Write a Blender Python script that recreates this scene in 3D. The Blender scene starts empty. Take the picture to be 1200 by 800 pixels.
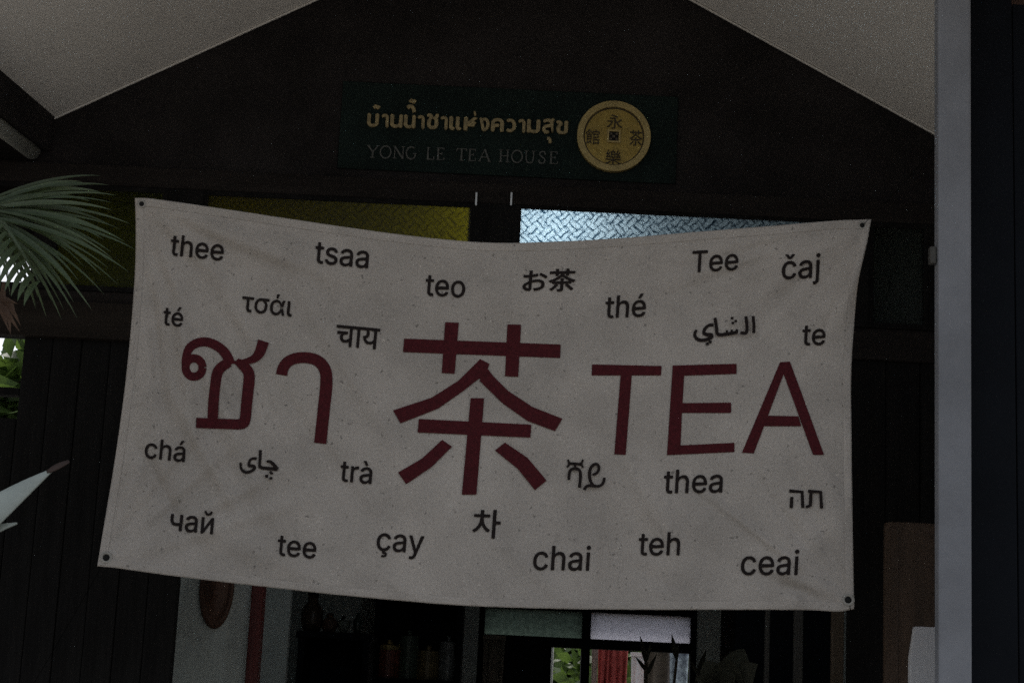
import bpy, bmesh, math, random, os
from mathutils import Vector, Matrix
R = math.radians
random.seed(7)
scene = bpy.context.scene
col = scene.collection

# ------------------------------------------------------------------ camera
F = 2200.0                       # focal length in pixels of the 1200 x 800 photograph
CAM = Vector((0, 0, 1.55))
PITCH, ROLL = 12.0, 2.7
ROT = Matrix.Rotation(R(90 + PITCH), 3, 'X') @ Matrix.Rotation(R(ROLL), 3, 'Z')
cd = bpy.data.cameras.new('camera')
cd.sensor_width = 36.0
cd.lens = F / 1200 * 36
cd.clip_start = .05
cd.clip_end = 3000
camo = bpy.data.objects.new('camera', cd)
camo.matrix_world = Matrix.Translation(CAM) @ ROT.to_4x4()
col.objects.link(camo)
scene.camera = camo

# ------------------------------------------------------------------ sky, sun, exposure
SUN_EL, SUN_AZ = 58.0, 0.0       # the sun stands behind the house
w = bpy.data.worlds.new('World'); scene.world = w; w.use_nodes = True
nt = w.node_tree
sky = nt.nodes.new('ShaderNodeTexSky'); sky.sky_type = 'NISHITA'; sky.sun_disc = False
sky.sun_elevation = R(SUN_EL); sky.sun_rotation = R(SUN_AZ)
sky.air_density = 1.0; sky.dust_density = 3.0; sky.ozone_density = 1.0
hs = nt.nodes.new('ShaderNodeHueSaturation'); hs.inputs['Saturation'].default_value = .38   # hazy, greyed daylight
nt.links.new(sky.outputs[0], hs.inputs['Color']); nt.links.new(hs.outputs[0], nt.nodes['Background'].inputs[0])
nt.nodes['Background'].inputs[1].default_value = .10
sl = bpy.data.lights.new('sun', 'SUN'); sl.energy = 1.2; sl.angle = R(14); sl.color = (1, .96, .9)
so = bpy.data.objects.new('sun', sl); col.objects.link(so)
so.rotation_euler = (-R(90 - SUN_EL), 0, R(-SUN_AZ)); so.location = (0, 8, 12)
vs = scene.view_settings
vs.view_transform = 'Standard'; vs.look = 'None'; vs.gamma = 1; vs.use_curve_mapping = False
vs.exposure = 0.75
scene.render.engine = 'CYCLES'
scene.cycles.use_denoising = False         # the photograph is grainy; keep the sampling grain
scene.cycles.sample_clamp_indirect = 3.0
scene.cycles.max_bounces = 8
scene.cycles.transparent_max_bounces = 12

# ------------------------------------------------------------------ helpers
def ray(px, py):
    return ROT @ Vector(((px - 600) / F, -(py - 400) / F, -1.0))
def P(px, py, Y):
    d = ray(px, py)
    return CAM + d * ((Y - CAM.y) / d.y)

def srgb(r, g, b):
    f = lambda c: (c / 255 / 12.92) if c / 255 <= .04045 else ((c / 255 + .055) / 1.055) ** 2.4
    return (f(r), f(g), f(b))

def material(name, c, rough=.7, var=.25, scale=6.0, bump=.15, bscale=40.0, metal=0.0, spec=.4, c2=None, specks=0.0):
    m = bpy.data.materials.new(name); m.use_nodes = True
    t = m.node_tree; N = t.nodes; L = t.links
    b = N['Principled BSDF']
    b.inputs['Roughness'].default_value = rough
    b.inputs['Metallic'].default_value = metal
    b.inputs['Specular IOR Level'].default_value = spec
    tc = N.new('ShaderNodeTexCoord')
    n = N.new('ShaderNodeTexNoise'); n.inputs['Scale'].default_value = scale; n.inputs['Detail'].default_value = 6
    n.inputs['Roughness'].default_value = .65
    L.new(tc.outputs['Object'], n.inputs['Vector'])
    cr = N.new('ShaderNodeValToRGB')
    cr.color_ramp.elements[0].position = .3; cr.color_ramp.elements[1].position = .72
    lo = tuple(x * (1 - var) for x in c) if c2 is None else c2
    hi = tuple(min(1, x * (1 + var * .7)) for x in c) if c2 is None else c
    cr.color_ramp.elements[0].color = (*lo, 1); cr.color_ramp.elements[1].color = (*hi, 1)
    L.new(n.outputs['Fac'], cr.inputs['Fac'])
    out = cr.outputs['Color']
    if specks:
        v = N.new('ShaderNodeTexNoise'); v.inputs['Scale'].default_value = specks; v.inputs['Detail'].default_value = 2
        L.new(tc.outputs['Object'], v.inputs['Vector'])
        mr = N.new('ShaderNodeMapRange'); mr.inputs[1].default_value = .28; mr.inputs[2].default_value = .36
        mr.inputs[3].default_value = .72; mr.inputs[4].default_value = 1
        L.new(v.outputs['Fac'], mr.inputs['Value'])
        mx = N.new('ShaderNodeMix'); mx.data_type = 'RGBA'; mx.blend_type = 'MULTIPLY'; mx.inputs[0].default_value = 1
        L.new(out, mx.inputs[6]); L.new(mr.outputs[0], mx.inputs[7]); out = mx.outputs[2]
    L.new(out, b.inputs['Base Color'])
    n2 = N.new('ShaderNodeTexNoise'); n2.inputs['Scale'].default_value = bscale; n2.inputs['Detail'].default_value = 4
    L.new(tc.outputs['Object'], n2.inputs['Vector'])
    bp = N.new('ShaderNodeBump'); bp.inputs['Strength'].default_value = bump; bp.inputs['Distance'].default_value = .01
    L.new(n2.outputs['Fac'], bp.inputs['Height']); L.new(bp.outputs['Normal'], b.inputs['Normal'])
    return m

def wood(name, c, rough=.6, axis=2, var=.4):
    m = material(name, c, rough, var, 3.0, .25, 30.0, spec=.4 if max(c) > .03 else .12)
    t = m.node_tree
    tc = [n for n in t.nodes if n.type == 'TEX_COORD'][0]
    mp = t.nodes.new('ShaderNodeMapping')
    s = [7.0, 7.0, 7.0]; s[axis] = .6
    mp.inputs['Scale'].default_value = s
    t.links.new(tc.outputs['Object'], mp.inputs['Vector'])
    for n in t.nodes:
        if n.type == 'TEX_NOISE':
            t.links.new(mp.outputs[0], n.inputs['Vector'])
    return m

def leafmat(name, c, rough=.45, trans=.3):
    m = material(name, c, rough, .45, 5.0, .1, 60.0)
    t = m.node_tree; b = t.nodes['Principled BSDF']; o = t.nodes['Material Output']
    tr = t.nodes.new('ShaderNodeBsdfTranslucent'); tr.inputs[0].default_value = (c[0] * 1.4, c[1] * 1.5, c[2] * .8, 1)
    mx = t.nodes.new('ShaderNodeMixShader'); mx.inputs[0].default_value = trans
    t.links.new(b.outputs[0], mx.inputs[1]); t.links.new(tr.outputs[0], mx.inputs[2]); t.links.new(mx.outputs[0], o.inputs[0])
    return m

WL = {}                            # world position of every object's origin
def tag(o, label=None, cat=None, group=None, kind=None):
    if label: o['label'] = label
    if cat: o['category'] = cat
    if group: o['group'] = group
    if kind: o['kind'] = kind
    return o
def thing(name, loc, label, cat, group=None):
    o = bpy.data.objects.new(name, None); o.empty_display_size = .1
    col.objects.link(o); o.location = loc; WL[o.name] = Vector(loc)
    return tag(o, label, cat, group)

class MB:
    def __init__(s): s.v = []; s.f = []
    def add(s, vs, fs):
        n = len(s.v); s.v += [Vector(v) for v in vs]; s.f += [tuple(i + n for i in f) for f in fs]; return s
    def box(s, a, b):
        (x0, y0, z0), (x1, y1, z1) = a, b
        x0, x1 = sorted((x0, x1)); y0, y1 = sorted((y0, y1)); z0, z1 = sorted((z0, z1))
        return s.add([(x0,y0,z0),(x1,y0,z0),(x1,y1,z0),(x0,y1,z0),(x0,y0,z1),(x1,y0,z1),(x1,y1,z1),(x0,y1,z1)],
                     [(0,3,2,1),(4,5,6,7),(0,1,5,4),(1,2,6,5),(2,3,7,6),(3,0,4,7)])
    def prism(s, pts, vec):
        n = len(pts); vec = Vector(vec); a = [Vector(p) for p in pts]
        s.add(a + [p + vec for p in a], [tuple(range(n)), tuple(range(2*n-1, n-1, -1))] + [(i, i+n, (i+1) % n + n, (i+1) % n) for i in range(n)])
        return s
    def tube(s, pts, rad, k=8):
        pts = [Vector(p) for p in pts]; n = len(pts)
        rs = rad if isinstance(rad, (list, tuple)) else [rad] * n
        vs = []; fs = []
        for i, p in enumerate(pts):
            t = (pts[min(i+1, n-1)] - pts[max(i-1, 0)]).normalized()
            u = t.cross(Vector((.13, .31, .94)) if abs(t.z) < .9 else Vector((1, .1, 0))).normalized(); q = t.cross(u)
            for j in range(k):
                a = 2 * math.pi * j / k
                vs.append(p + (u * math.cos(a) + q * math.sin(a)) * rs[i])
        for i in range(n - 1):
            for j in range(k):
                fs.append((i*k+j, i*k+(j+1) % k, (i+1)*k+(j+1) % k, (i+1)*k+j))
        fs += [tuple(range(k-1, -1, -1)), tuple((n-1)*k + j for j in range(k))]
        return s.add(vs, fs)
    def lathe(s, prof, c, k=24, ax='z'):
        vs = []; fs = []; n = len(prof); c = Vector(c)
        for r, h in prof:
            for j in range(k):
                a = 2 * math.pi * j / k
                x, y = r * math.cos(a), r * math.sin(a)
                vs.append(c + (Vector((x, y, h)) if ax == 'z' else Vector((x, -h, y))))
        for i in range(n - 1):
            for j in range(k):
                fs.append((i*k+j, i*k+(j+1) % k, (i+1)*k+(j+1) % k, (i+1)*k+j))
        fs += [tuple(range(k-1, -1, -1)), tuple((n-1)*k + j for j in range(k))]
        return s.add(vs, fs)
    def blade(s, p0, p1, p2, wmax, nrm=(0, -1, .3), fold=.25, seg=8, prof=None):
        """a leaf: quadratic curve p0-p1-p2, folded along its midrib"""
        p0, p1, p2 = Vector(p0), Vector(p1), Vector(p2); nrm = Vector(nrm).normalized()
        prof = prof or (lambda t: math.sin(math.pi * min(1, .12 + .88 * t) ** .8))
        vs = []; fs = []
        for i in range(seg + 1):
            t = i / seg
            p = p0 * (1-t)**2 + p1 * 2*t*(1-t) + p2 * t*t
            d = ((p1 - p0) * (1-t) + (p2 - p1) * t)
            side = d.cross(nrm)
            side = side.normalized() if side.length > 1e-6 else Vector((1, 0, 0))
            up = side.cross(d).normalized()
            ww = wmax * .5 * max(.02, prof(t))
            vs += [p - side * ww + up * ww * fold, p, p + side * ww + up * ww * fold]
        for i in range(seg):
            a = i * 3
            fs += [(a, a+1, a+4, a+3), (a+1, a+2, a+5, a+4)]
        return s.add(vs, fs)
    def build(s, name, mat, parent=None, smooth=False, bevel=0.0, thick=0.0):
        vs = s.v
        lo = Vector([min(v[i] for v in vs) for i in range(3)]); hi = Vector([max(v[i] for v in vs) for i in range(3)])
        c = (lo + hi) / 2
        if parent is None: c.z = lo.z
        me = bpy.data.meshes.new(name)
        me.from_pydata([v - c for v in vs], [], s.f)
        bm = bmesh.new(); bm.from_mesh(me)
        if not thick: bmesh.ops.recalc_face_normals(bm, faces=bm.faces)
        if bevel:
            bmesh.ops.bevel(bm, geom=[e for e in bm.edges if e.is_manifold and e.calc_face_angle(0) > .5], offset=bevel, segments=2, profile=.6, affect='EDGES')
        bm.to_mesh(me); bm.free()
        if smooth: me.polygons.foreach_set('use_smooth', [True] * len(me.polygons))
        me.materials.append(mat)
        o = bpy.data.objects.new(name, me); col.objects.link(o)
        WL[o.name] = c.copy()
        if parent is not None:
            o.parent = parent; o.location = c - WL[parent.name]
        else:
            o.location = c
        if thick:
            md = o.modifiers.new('thickness', 'SOLIDIFY'); md.thickness = thick; md.offset = -1
        return o

# ------------------------------------------------------------------ materials
M = {}
M['darkwall'] = material('dark_green_black_paint', (.0255, .0225, .0225), .8, .5, 3, .2, 25, spec=.12)
M['signboard'] = material('dark_green_board', (.0115, .0205, .0185), .8, .4, 5, .15, 40, spec=.12)
M['darkwood'] = wood('dark_stained_wood', (.0105, .0100, .0097), .78, var=.6)
M['darkwoodx'] = wood('dark_stained_beam', (.022, .0185, .017), .78, axis=0)
M['plaster'] = material('white_soffit_board', (.82, .795, .755), .9, .10, 1.6, .25, 90)
M['trim'] = material('pale_trim', (.60, .58, .54), .7, .15, 8, .1, 40)
M['post'] = material('grey_white_post_paint', (.25, .26, .285), .6, .32, 2.5, .15, 60)
M['black'] = material('black_blue_paint', (.0085, .0105, .0145), .8, .3, 4, .15, 30, spec=.12)
M['interior'] = material('grey_green_plaster', (.52, .57, .55), .85, .2, 3, .15, 30)
M['ceilin'] = material('dark_ceiling_boards', (.05, .045, .04), .8, .3, 3, .1, 30)
M['redwood'] = wood('dark_red_painted_wood', (.10, .016, .014), .5)
M['brown'] = wood('brown_varnished_wood', (.105, .068, .045), .6)
M['darkbeam'] = wood('weathered_brown_beam', (.026, .021, .017), .75, axis=0)
M['tan'] = wood('worn_brown_slat', (.13, .095, .065), .6)
M['greyslat'] = wood('grey_slat', (.07, .067, .06), .6)
M['gutter'] = material('grey_gutter', (.42, .43, .39), .6, .2, 5, .1, 30)
M['concrete'] = material('concrete', (.30, .29, .27), .85, .25, 1.2, .3, 20)
M['ground'] = material('pale_gravelly_ground', (.22, .20, .17), .9, .3, .6, .4, 15)
M['tilefloor'] = material('clay_floor_tile', (.16, .09, .07), .5, .25, 3, .1, 20)
M['rooftile'] = material('brown_roof_tile', (.14, .08, .06), .8, .3, 4, .3, 12)
M['metal'] = material('dull_steel', (.45, .45, .44), .4, .15, 10, .1, 50, metal=.8)
M['gold'] = material('dull_gold_paint', (.34, .24, .05), .45, .3, 14, .25, 60, metal=.25)
M['goldrim'] = material('gold_rim', (.38, .29, .11), .42, .25, 14, .2, 60, metal=.25)
M['goldtext'] = material('aged_gold_lettering', (.34, .27, .13), .5, .6, 60, .2, 60)
M['bronze'] = material('dark_bronze', (.04, .028, .014), .6, .3, 20, .2, 60)
M['bronze2'] = material('greyed_bronze', (.11, .09, .065), .6, .3, 20)
M['greytext'] = material('faded_grey_lettering', (.095, .10, .093), .6, .5, 60, .2, 60)
M['print_red'] = material('dark_red_print', (.084, .0075, .012), .9, .35, 120, .4, 420, specks=160)
M['print_black'] = material('dark_brown_print', (.016, .010, .009), .9, .4, 140, .3, 420)
M['cord'] = material('dark_cord', (.006, .006, .006), 1, .2, spec=0)
M['grommet'] = material('dull_eyelet', (.40, .38, .34), .6, .3, 30, .1, 60, metal=.2)
M['hole'] = material('black_cord_knot', (.006, .006, .006), .8, .1)
M['palm'] = leafmat('dusty_palm_leaf', (.10, .14, .08), .45, .3)
M['palm_old'] = leafmat('older_palm_leaf', (.075, .10, .055), .5, .25)
M['palm_pale'] = leafmat('pale_palm_leaf', (.13, .17, .10), .4, .3)
M['dryleaf'] = leafmat('dry_brown_leaf', (.12, .07, .045), .6, .15)
M['paleleaf'] = material('pale_waxy_leaf', (.42, .47, .43), .3, .25, 6, .1, 50)
M['tipbrown'] = material('withered_leaf_tip', (.06, .04, .033), .7, .3, 20)
M['leaf'] = leafmat('sunlit_leaf', (.10, .155, .05), .45, .35)
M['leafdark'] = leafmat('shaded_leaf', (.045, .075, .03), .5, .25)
M['indoorleaf'] = leafmat('indoor_leaf', (.05, .05, .035), .6, .1)
M['olive'] = leafmat('olive_dry_leaf', (.11, .11, .08), .75, .1)
M['bark'] = material('bark', (.09, .07, .05), .9, .4, 8, .5, 20)
M['terracotta'] = material('terracotta', (.20, .09, .05), .8, .2, 6, .15, 30)
M['redcloth'] = material('red_patterned_cloth', (.62, .13, .12), .85, .5, 22, .15, 80, c2=(.34, .05, .05))
M['pinkcloth'] = material('pinkish_grey_cloth', (.36, .25, .23), .85, .3, 14)
M['whitecloth'] = material('white_cloth', (.72, .73, .76), .85, .08, 8)
M['browncloth'] = material('taupe_cloth', (.16, .125, .10), .85, .35, 9)
M['greycloth'] = material('grey_brown_cloth', (.20, .18, .15), .85, .3, 9)
M['bluecloth'] = material('navy_and_white_cloth', (.70, .80, .90), .8, .3, 26, c2=(.02, .02, .07))
M['whiteboard'] = material('white_painted_board', (.82, .82, .84), .6, .05, 5, .15, 30)
M['jar0'] = material('brown_glaze', (.06, .04, .03), .35, .3); M['jar1'] = material('clay', (.10, .06, .045), .6, .3); M['jar2'] = material('celadon', (.16, .19, .17), .35, .2); M['jar3'] = material('green_bottle_glass', (.03, .05, .04), .2, .2)
M['plaque'] = wood('reddish_brown_carved_wood', (.085, .040, .024), .45)

# banner canvas: cotton with a woven relief, faint mottling and flecks
def canvas():
    m = material('cream_cotton_canvas', (.565, .518, .466), .9, .10, 2.6, .0, 40)
    t = m.node_tree; N = t.nodes; L = t.links; b = N['Principled BSDF']
    tc = [n for n in N if n.type == 'TEX_COORD'][0]
    src = b.inputs['Base Color'].links[0].from_socket
    def flecks(scale, lo, hi, a, bb):
        v = N.new('ShaderNodeTexNoise'); v.inputs['Scale'].default_value = scale; v.inputs['Detail'].default_value = 1
        L.new(tc.outputs['Object'], v.inputs['Vector'])
        mr = N.new('ShaderNodeMapRange'); mr.inputs[1].default_value = lo; mr.inputs[2].default_value = hi
        mr.inputs[3].default_value = a; mr.inputs[4].default_value = bb
        L.new(v.outputs['Fac'], mr.inputs['Value']); return mr.outputs[0]
    for s in (flecks(95, .70, .76, 1, .55), flecks(140, .71, .78, 1, 1.35), flecks(330, .3, .7, .90, 1.09), flecks(9, .3, .7, .90, 1.06), flecks(40, .66, .74, 1, .9)):
        mx = N.new('ShaderNodeMix'); mx.data_type = 'RGBA'; mx.blend_type = 'MULTIPLY'; mx.inputs[0].default_value = 1
        L.new(src, mx.inputs[6]); L.new(s, mx.inputs[7]); src = mx.outputs[2]
    L.new(src, b.inputs['Base Color'])
    wv = []
    for d in ('X', 'Z'):
        q = N.new('ShaderNodeTexWave'); q.bands_direction = d; q.inputs['Scale'].default_value = 160; q.inputs['Distortion'].default_value = 1.5
        L.new(tc.outputs['Object'], q.inputs['Vector']); wv.append(q.outputs['Fac'])
    ad = N.new('ShaderNodeMath'); ad.operation = 'ADD'; L.new(wv[0], ad.inputs[0]); L.new(wv[1], ad.inputs[1])
    bp = [n for n in N if n.type == 'BUMP'][0]; bp.inputs['Strength'].default_value = .35; bp.inputs['Distance'].default_value = .0006
    L.new(ad.outputs[0], bp.inputs['Height'])
    tr = N.new('ShaderNodeBsdfTranslucent'); L.new(src, tr.inputs[0])
    mx = N.new('ShaderNodeMixShader'); mx.inputs[0].default_value = .12
    L.new(b.outputs[0], mx.inputs[1]); L.new(tr.outputs[0], mx.inputs[2]); L.new(mx.outputs[0], N['Material Output'].inputs[0])
    return m
M['canvas'] = canvas()

# patterned (pressed) glass: rough translucent glass with a lattice of grooves
def pressed_glass(name, tint, dark, pattern=True, rough_mix=.9):
    m = bpy.data.materials.new(name); m.use_nodes = True
    t = m.node_tree; N = t.nodes; L = t.links; N.remove(N['Principled BSDF'])
    tc = N.new('ShaderNodeTexCoord')
    mp = N.new('ShaderNodeMapping'); mp.inputs['Rotation'].default_value = (0, R(45), 0); mp.inputs['Scale'].default_value = (1, 1, 1)
    L.new(tc.outputs['Object'], mp.inputs['Vector'])
    nz = N.new('ShaderNodeTexNoise'); nz.inputs['Scale'].default_value = 45; nz.inputs['Detail'].default_value = 2
    L.new(tc.outputs['Object'], nz.inputs['Vector'])
    vm = N.new('ShaderNodeMix'); vm.data_type = 'VECTOR'; vm.inputs[0].default_value = .02
    L.new(mp.outputs[0], vm.inputs[4]); L.new(nz.outputs['Color'], vm.inputs[5])
    sep = N.new('ShaderNodeSeparateXYZ'); L.new(vm.outputs[1], sep.inputs[0])
    def groove(sock, per):
        a = N.new('ShaderNodeMath'); a.operation = 'MULTIPLY'; a.inputs[1].default_value = 1 / per; L.new(sock, a.inputs[0])
        f = N.new('ShaderNodeMath'); f.operation = 'PINGPONG'; f.inputs[1].default_value = .5; L.new(a.outputs[0], f.inputs[0])
        g = N.new('ShaderNodeMapRange'); g.inputs[1].default_value = .05; g.inputs[2].default_value = .15
        L.new(f.outputs[0], g.inputs['Value']); return g.outputs[0]
    # basket weave: a checker chooses which way the grooves run
    ck = N.new('ShaderNodeTexChecker'); ck.inputs['Scale'].default_value = 1 / .032
    cx = N.new('ShaderNodeCombineXYZ'); L.new(sep.outputs[0], cx.inputs[0]); L.new(sep.outputs[2], cx.inputs[1]); L.new(cx.outputs[0], ck.inputs['Vector'])
    gx = groove(sep.outputs[0], .016); gz = groove(sep.outputs[2], .016)
    mx = N.new('ShaderNodeMix'); mx.data_type = 'FLOAT'; L.new(ck.outputs['Fac'], mx.inputs[0]); L.new(gx, mx.inputs[2]); L.new(gz, mx.inputs[3])
    fl = N.new('ShaderNodeTexVoronoi'); fl.feature = 'F1'; fl.inputs['Scale'].default_value = 60; L.new(tc.outputs['Object'], fl.inputs['Vector'])
    fr = N.new('ShaderNodeMapRange'); fr.inputs[1].default_value = .12; fr.inputs[2].default_value = .34; fr.inputs[3].default_value = .35
    L.new(fl.outputs['Distance'], fr.inputs['Value'])
    mm = N.new('ShaderNodeMath'); mm.operation = 'MULTIPLY'; L.new(mx.outputs[0], mm.inputs[0]); L.new(fr.outputs[0], mm.inputs[1])
    cm = N.new('ShaderNodeMix'); cm.data_type = 'RGBA'; cm.inputs[6].default_value = (*dark, 1); cm.inputs[7].default_value = (*tint, 1)
    if pattern: L.new(mm.outputs[0], cm.inputs[0])
    else: L.new(nz.outputs['Fac'], cm.inputs[0])
    tr = N.new('ShaderNodeBsdfTranslucent'); L.new(cm.outputs[2], tr.inputs[0])
    gl = N.new('ShaderNodeBsdfGlossy'); gl.inputs['Roughness'].default_value = .25; gl.inputs[0].default_value = (.5, .5, .5, 1)
    fz = N.new('ShaderNodeFresnel'); fz.inputs[0].default_value = 1.3
    ms = N.new('ShaderNodeMixShader'); L.new(fz.outputs[0], ms.inputs[0]); L.new(tr.outputs[0], ms.inputs[1]); L.new(gl.outputs[0], ms.inputs[2])
    L.new(ms.outputs[0], N['Material Output'].inputs[0])
    return m
M['blueglass'] = pressed_glass('pressed_clear_glass', (.80, .90, .95), (.06, .13, .19))
M['amberglass'] = pressed_glass('pressed_amber_glass', (.42, .38, .045), (.24, .215, .022))
M['oliveglass'] = pressed_glass('dull_olive_glass', (.30, .31, .075), (.2, .21, .05), pattern=False)
M['frosted'] = pressed_glass('frosted_white_glass', (.80, .80, .85), (.66, .66, .72), pattern=False)
M['backglass'] = pressed_glass('grey_green_back_glass', (.36, .42, .38), (.16, .20, .18), pattern=False)  # green grey tint, darker than the frosted pane beside it
M['greyglass'] = pressed_glass('dusty_grey_green_glass', (.22, .24, .22), (.15, .165, .15), pattern=False)

# ------------------------------------------------------------------ setting
YW = 5.2                                   # front face of the tea house's front wall
wx = lambda px, py: P(px, py, YW).x
wz = lambda px, py: P(px, py, YW).z
Z_T1 = wz(600, 243)                        # top of the transom lights
Z_T0 = wz(600, 366)                        # their sill
Z_H1 = wz(600, 219)                        # top of the header beam
FL = .15                                   # porch and house floor

g = MB(); g.add([(-400, -400, 0), (400, -400, 0), (400, 400, 0), (-400, 400, 0)], [(0, 1, 2, 3)])
tag(g.build('ground', M['ground']), kind='structure')
g = MB(); g.box((-2.6, 2.6, .004), (2.6, 10.3, FL))
tag(g.build('pavement', M['concrete'], bevel=.02), kind='structure')

house = thing('tea_house', (0, YW, FL), 'dark timber tea house with gabled porch and lit glass lights over its doors', 'house')
# gable rakes, taken from the two ceiling lines
A0, A1 = P(65, 138, YW), P(370, 0, YW)
B0, B1 = P(1092, 155, YW), P(810, 0, YW)
sa = (A1.z - A0.z) / (A1.x - A0.x); sb = (B1.z - B0.z) / (B1.x - B0.x)
xr = (B0.z - A0.z + sa * A0.x - sb * B0.x) / (sa - sb)
APEX = Vector((xr, YW, A0.z + sa * (xr - A0.x)))
XL, XR = wx(-190, 400), 1.45
zr = lambda x: (A0.z + sa * (x - A0.x)) if x < xr else (B0.z + sb * (x - B0.x))
TH = .12
XG = B0.x + (Z_H1 + .002 - B0.z) / sb       # where the right rake meets the header
g = MB(); g.prism([(XL, YW, Z_H1), (XG, YW, Z_H1), (APEX.x, YW, APEX.z), (A0.x, YW, A0.z), (XL, YW, A0.z)], (0, TH, 0))
g.build('gable_wall', M['darkwall'], house)
g = MB(); g.box((XL, YW - .03, Z_T1), (XR, YW + TH, Z_H1)); g.build('header_beam', M['darkwoodx'], house, bevel=.006)
g = MB(); g.box((XL, YW - .02, Z_T0 - .09), (XR, YW + TH, Z_T0)); g.build('transom_sill', M['darkwoodx'], house, bevel=.005)

# transom lights: bays between the posts
xs_posts = [(wx(-190, 300), wx(-70, 300)), (wx(46, 300), wx(62, 300)), (wx(196, 260), wx(238, 260)), (wx(557, 262), wx(606, 262)), (wx(1000, 300), wx(1016, 300)), (wx(1086, 320), XR)]
for i, (a, b) in enumerate(xs_posts):
    g = MB(); g.box((a, YW - .028, Z_T0), (b, YW - .006, Z_T1)); g.build('transom_post', M['darkwood'], house)
def window(a, b, z0, z1, y, mat, parent, fw=.014, fm=M['darkwood'], label=None):
    o = MB()
    o.box((a, y, z0), (b, y + .012, z0 + fw)); o.box((a, y, z1 - fw), (b, y + .012, z1))
    o.box((a, y, z0 + fw), (a + fw, y + .012, z1 - fw)); o.box((b - fw, y, z0 + fw), (b, y + .012, z1 - fw))
    f = o.build('transom_window', fm, parent)
    if mat:
        q = MB(); q.box((a + fw - .002, y + .003, z0 + fw - .002), (b - fw + .002, y + .007, z1 - fw + .002))
        pane = q.build('pane', mat, f)
        if label: pane['label'] = label
    return f
yw = YW - .026
window(xs_posts[1][1], xs_posts[2][0], Z_T0, Z_T1, yw, M['oliveglass'], house, label='dull green amber glass pane behind the palm')
window(xs_posts[2][1], xs_posts[3][0], Z_T0, Z_T1, yw, M['amberglass'], house, label='amber pressed glass pane glowing at its right end')
window(xs_posts[3][1], xs_posts[4][0], Z_T0, Z_T1, yw, M['blueglass'], house, fw=.010, label='bright bluish white pressed glass pane with lattice pattern')
window(xs_posts[4][1], xs_posts[5][0], Z_T0, Z_T1, yw, M['greyglass'], house, label='dim greenish grey glass pane')
window(xs_posts[0][1], xs_posts[1][0], Z_T0 + .0, Z_T1, yw, None, house)
# a dark louvre board closes the upper part of the far-left open light
g = MB(); g.box((xs_posts[0][1], YW + .07, wz(20, 292)), (xs_posts[1][0], YW + .1, Z_T1)); g.build('louvre_board', M['darkwood'], house)
# two small steel straps beside the middle post
for px in (558.5, 599.5):
    a, b = P(px, 226, YW - .036), P(px, 241, YW - .036)
    g = MB(); g.box((a.x - .0025, YW - .041, b.z), (a.x + .0025, YW - .031, a.z)); g.build('steel_strap', M['metal'], house)

# plank walls left and right of the doorway
DXL, DXR = wx(208, 690), wx(995, 700)
def planks(a, b, z0, z1, n):
    for i in range(n):
        x0 = a + (b - a) * i / n; x1 = a + (b - a) * (i + 1) / n
        d = random.uniform(-.003, .003)
        q = MB(); q.box((x0 + .0008, YW + d, z0), (x1 - .0008, YW + .05 + d, z1)); q.build('plank', M['darkwood'], house, bevel=.003)
zs = Z_T0 - .09
wl = P(29, 395, YW); wb = P(14, 490, YW)
planks(wl.x, DXL, FL, zs, 6)
planks(DXR, XR, FL, zs, 5)
# far-left bay with an unglazed light crossed by a rail
LX0 = wx(-190, 440)
g = MB(); g.box((LX0, YW, FL), (wl.x - .002, YW + .05, wb.z)); g.build('low_wall_panel', M['darkwood'], house)
g = MB(); g.box((LX0, YW + .002, P(0, 462, YW).z), (wl.x - .002, YW + .04, P(0, 453, YW).z)); g.build('rail', M['darkwood'], house)
g = MB(); g.box((LX0, YW - .03, wl.z), (wl.x + .55, YW - .004, wz(20, 353))); g.build('side_beam', M['darkbeam'], house)
g = MB(); g.box((LX0, YW - .002, wl.z + .004), (wl.x - .002, YW + .05, zs)); g.build('beam_backing', M['darkwood'], house)
for px in (-60, -130):
    a = wx(px, 440); g = MB(); g.box((a - .02, YW + .003, wb.z), (a + .02, YW + .045, wl.z)); g.build('mullion', M['darkwood'], house)

# porch ceiling: two sloping white panels, and the roof above them
YF = 3.2
nrmL = Vector((-sa, 0, 1)).normalized()
def on_left_plane(px, py):
    d = ray(px, py); k = nrmL.dot(A0 - CAM) / nrmL.dot(d); return CAM + d * k
Q = on_left_plane(0, 82)
dirL = (Q - A0); dirL *= (YW - YF) / (YW - Q.y)
QL = A0 + dirL
E = .003
g = MB(); g.prism([(A0.x, YW - E, A0.z), (APEX.x, YW - E, APEX.z), (APEX.x, YF, APEX.z), tuple(QL)], (0, 0, .018)); g.build('ceiling_panel', M['plaster'], house)
BR = Vector((1.6, YW, zr(1.6)))
g = MB(); g.prism([(APEX.x + .004, YW - E, APEX.z), (1.24, YW - E, zr(1.24)), (.99, YF, zr(.99)), (APEX.x + .004, YF, APEX.z)], (0, 0, .018)); g.build('ceiling_panel', M['plaster'], house)
# thin cover trims along the rakes
for p, q in ((A0, APEX), (BR, APEX)):
    g = MB(); v = Vector((0, 0, -.012)); g.prism([Vector((p.x, YW - .004, p.z - .002)), Vector((q.x, YW - .004, q.z - .002)), Vector((q.x, YW - .004, q.z - .007)), Vector((p.x, YW - .004, p.z - .007))], (0, -.006, 0)); g.build('rake_trim', M['plaster'], house)
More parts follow.
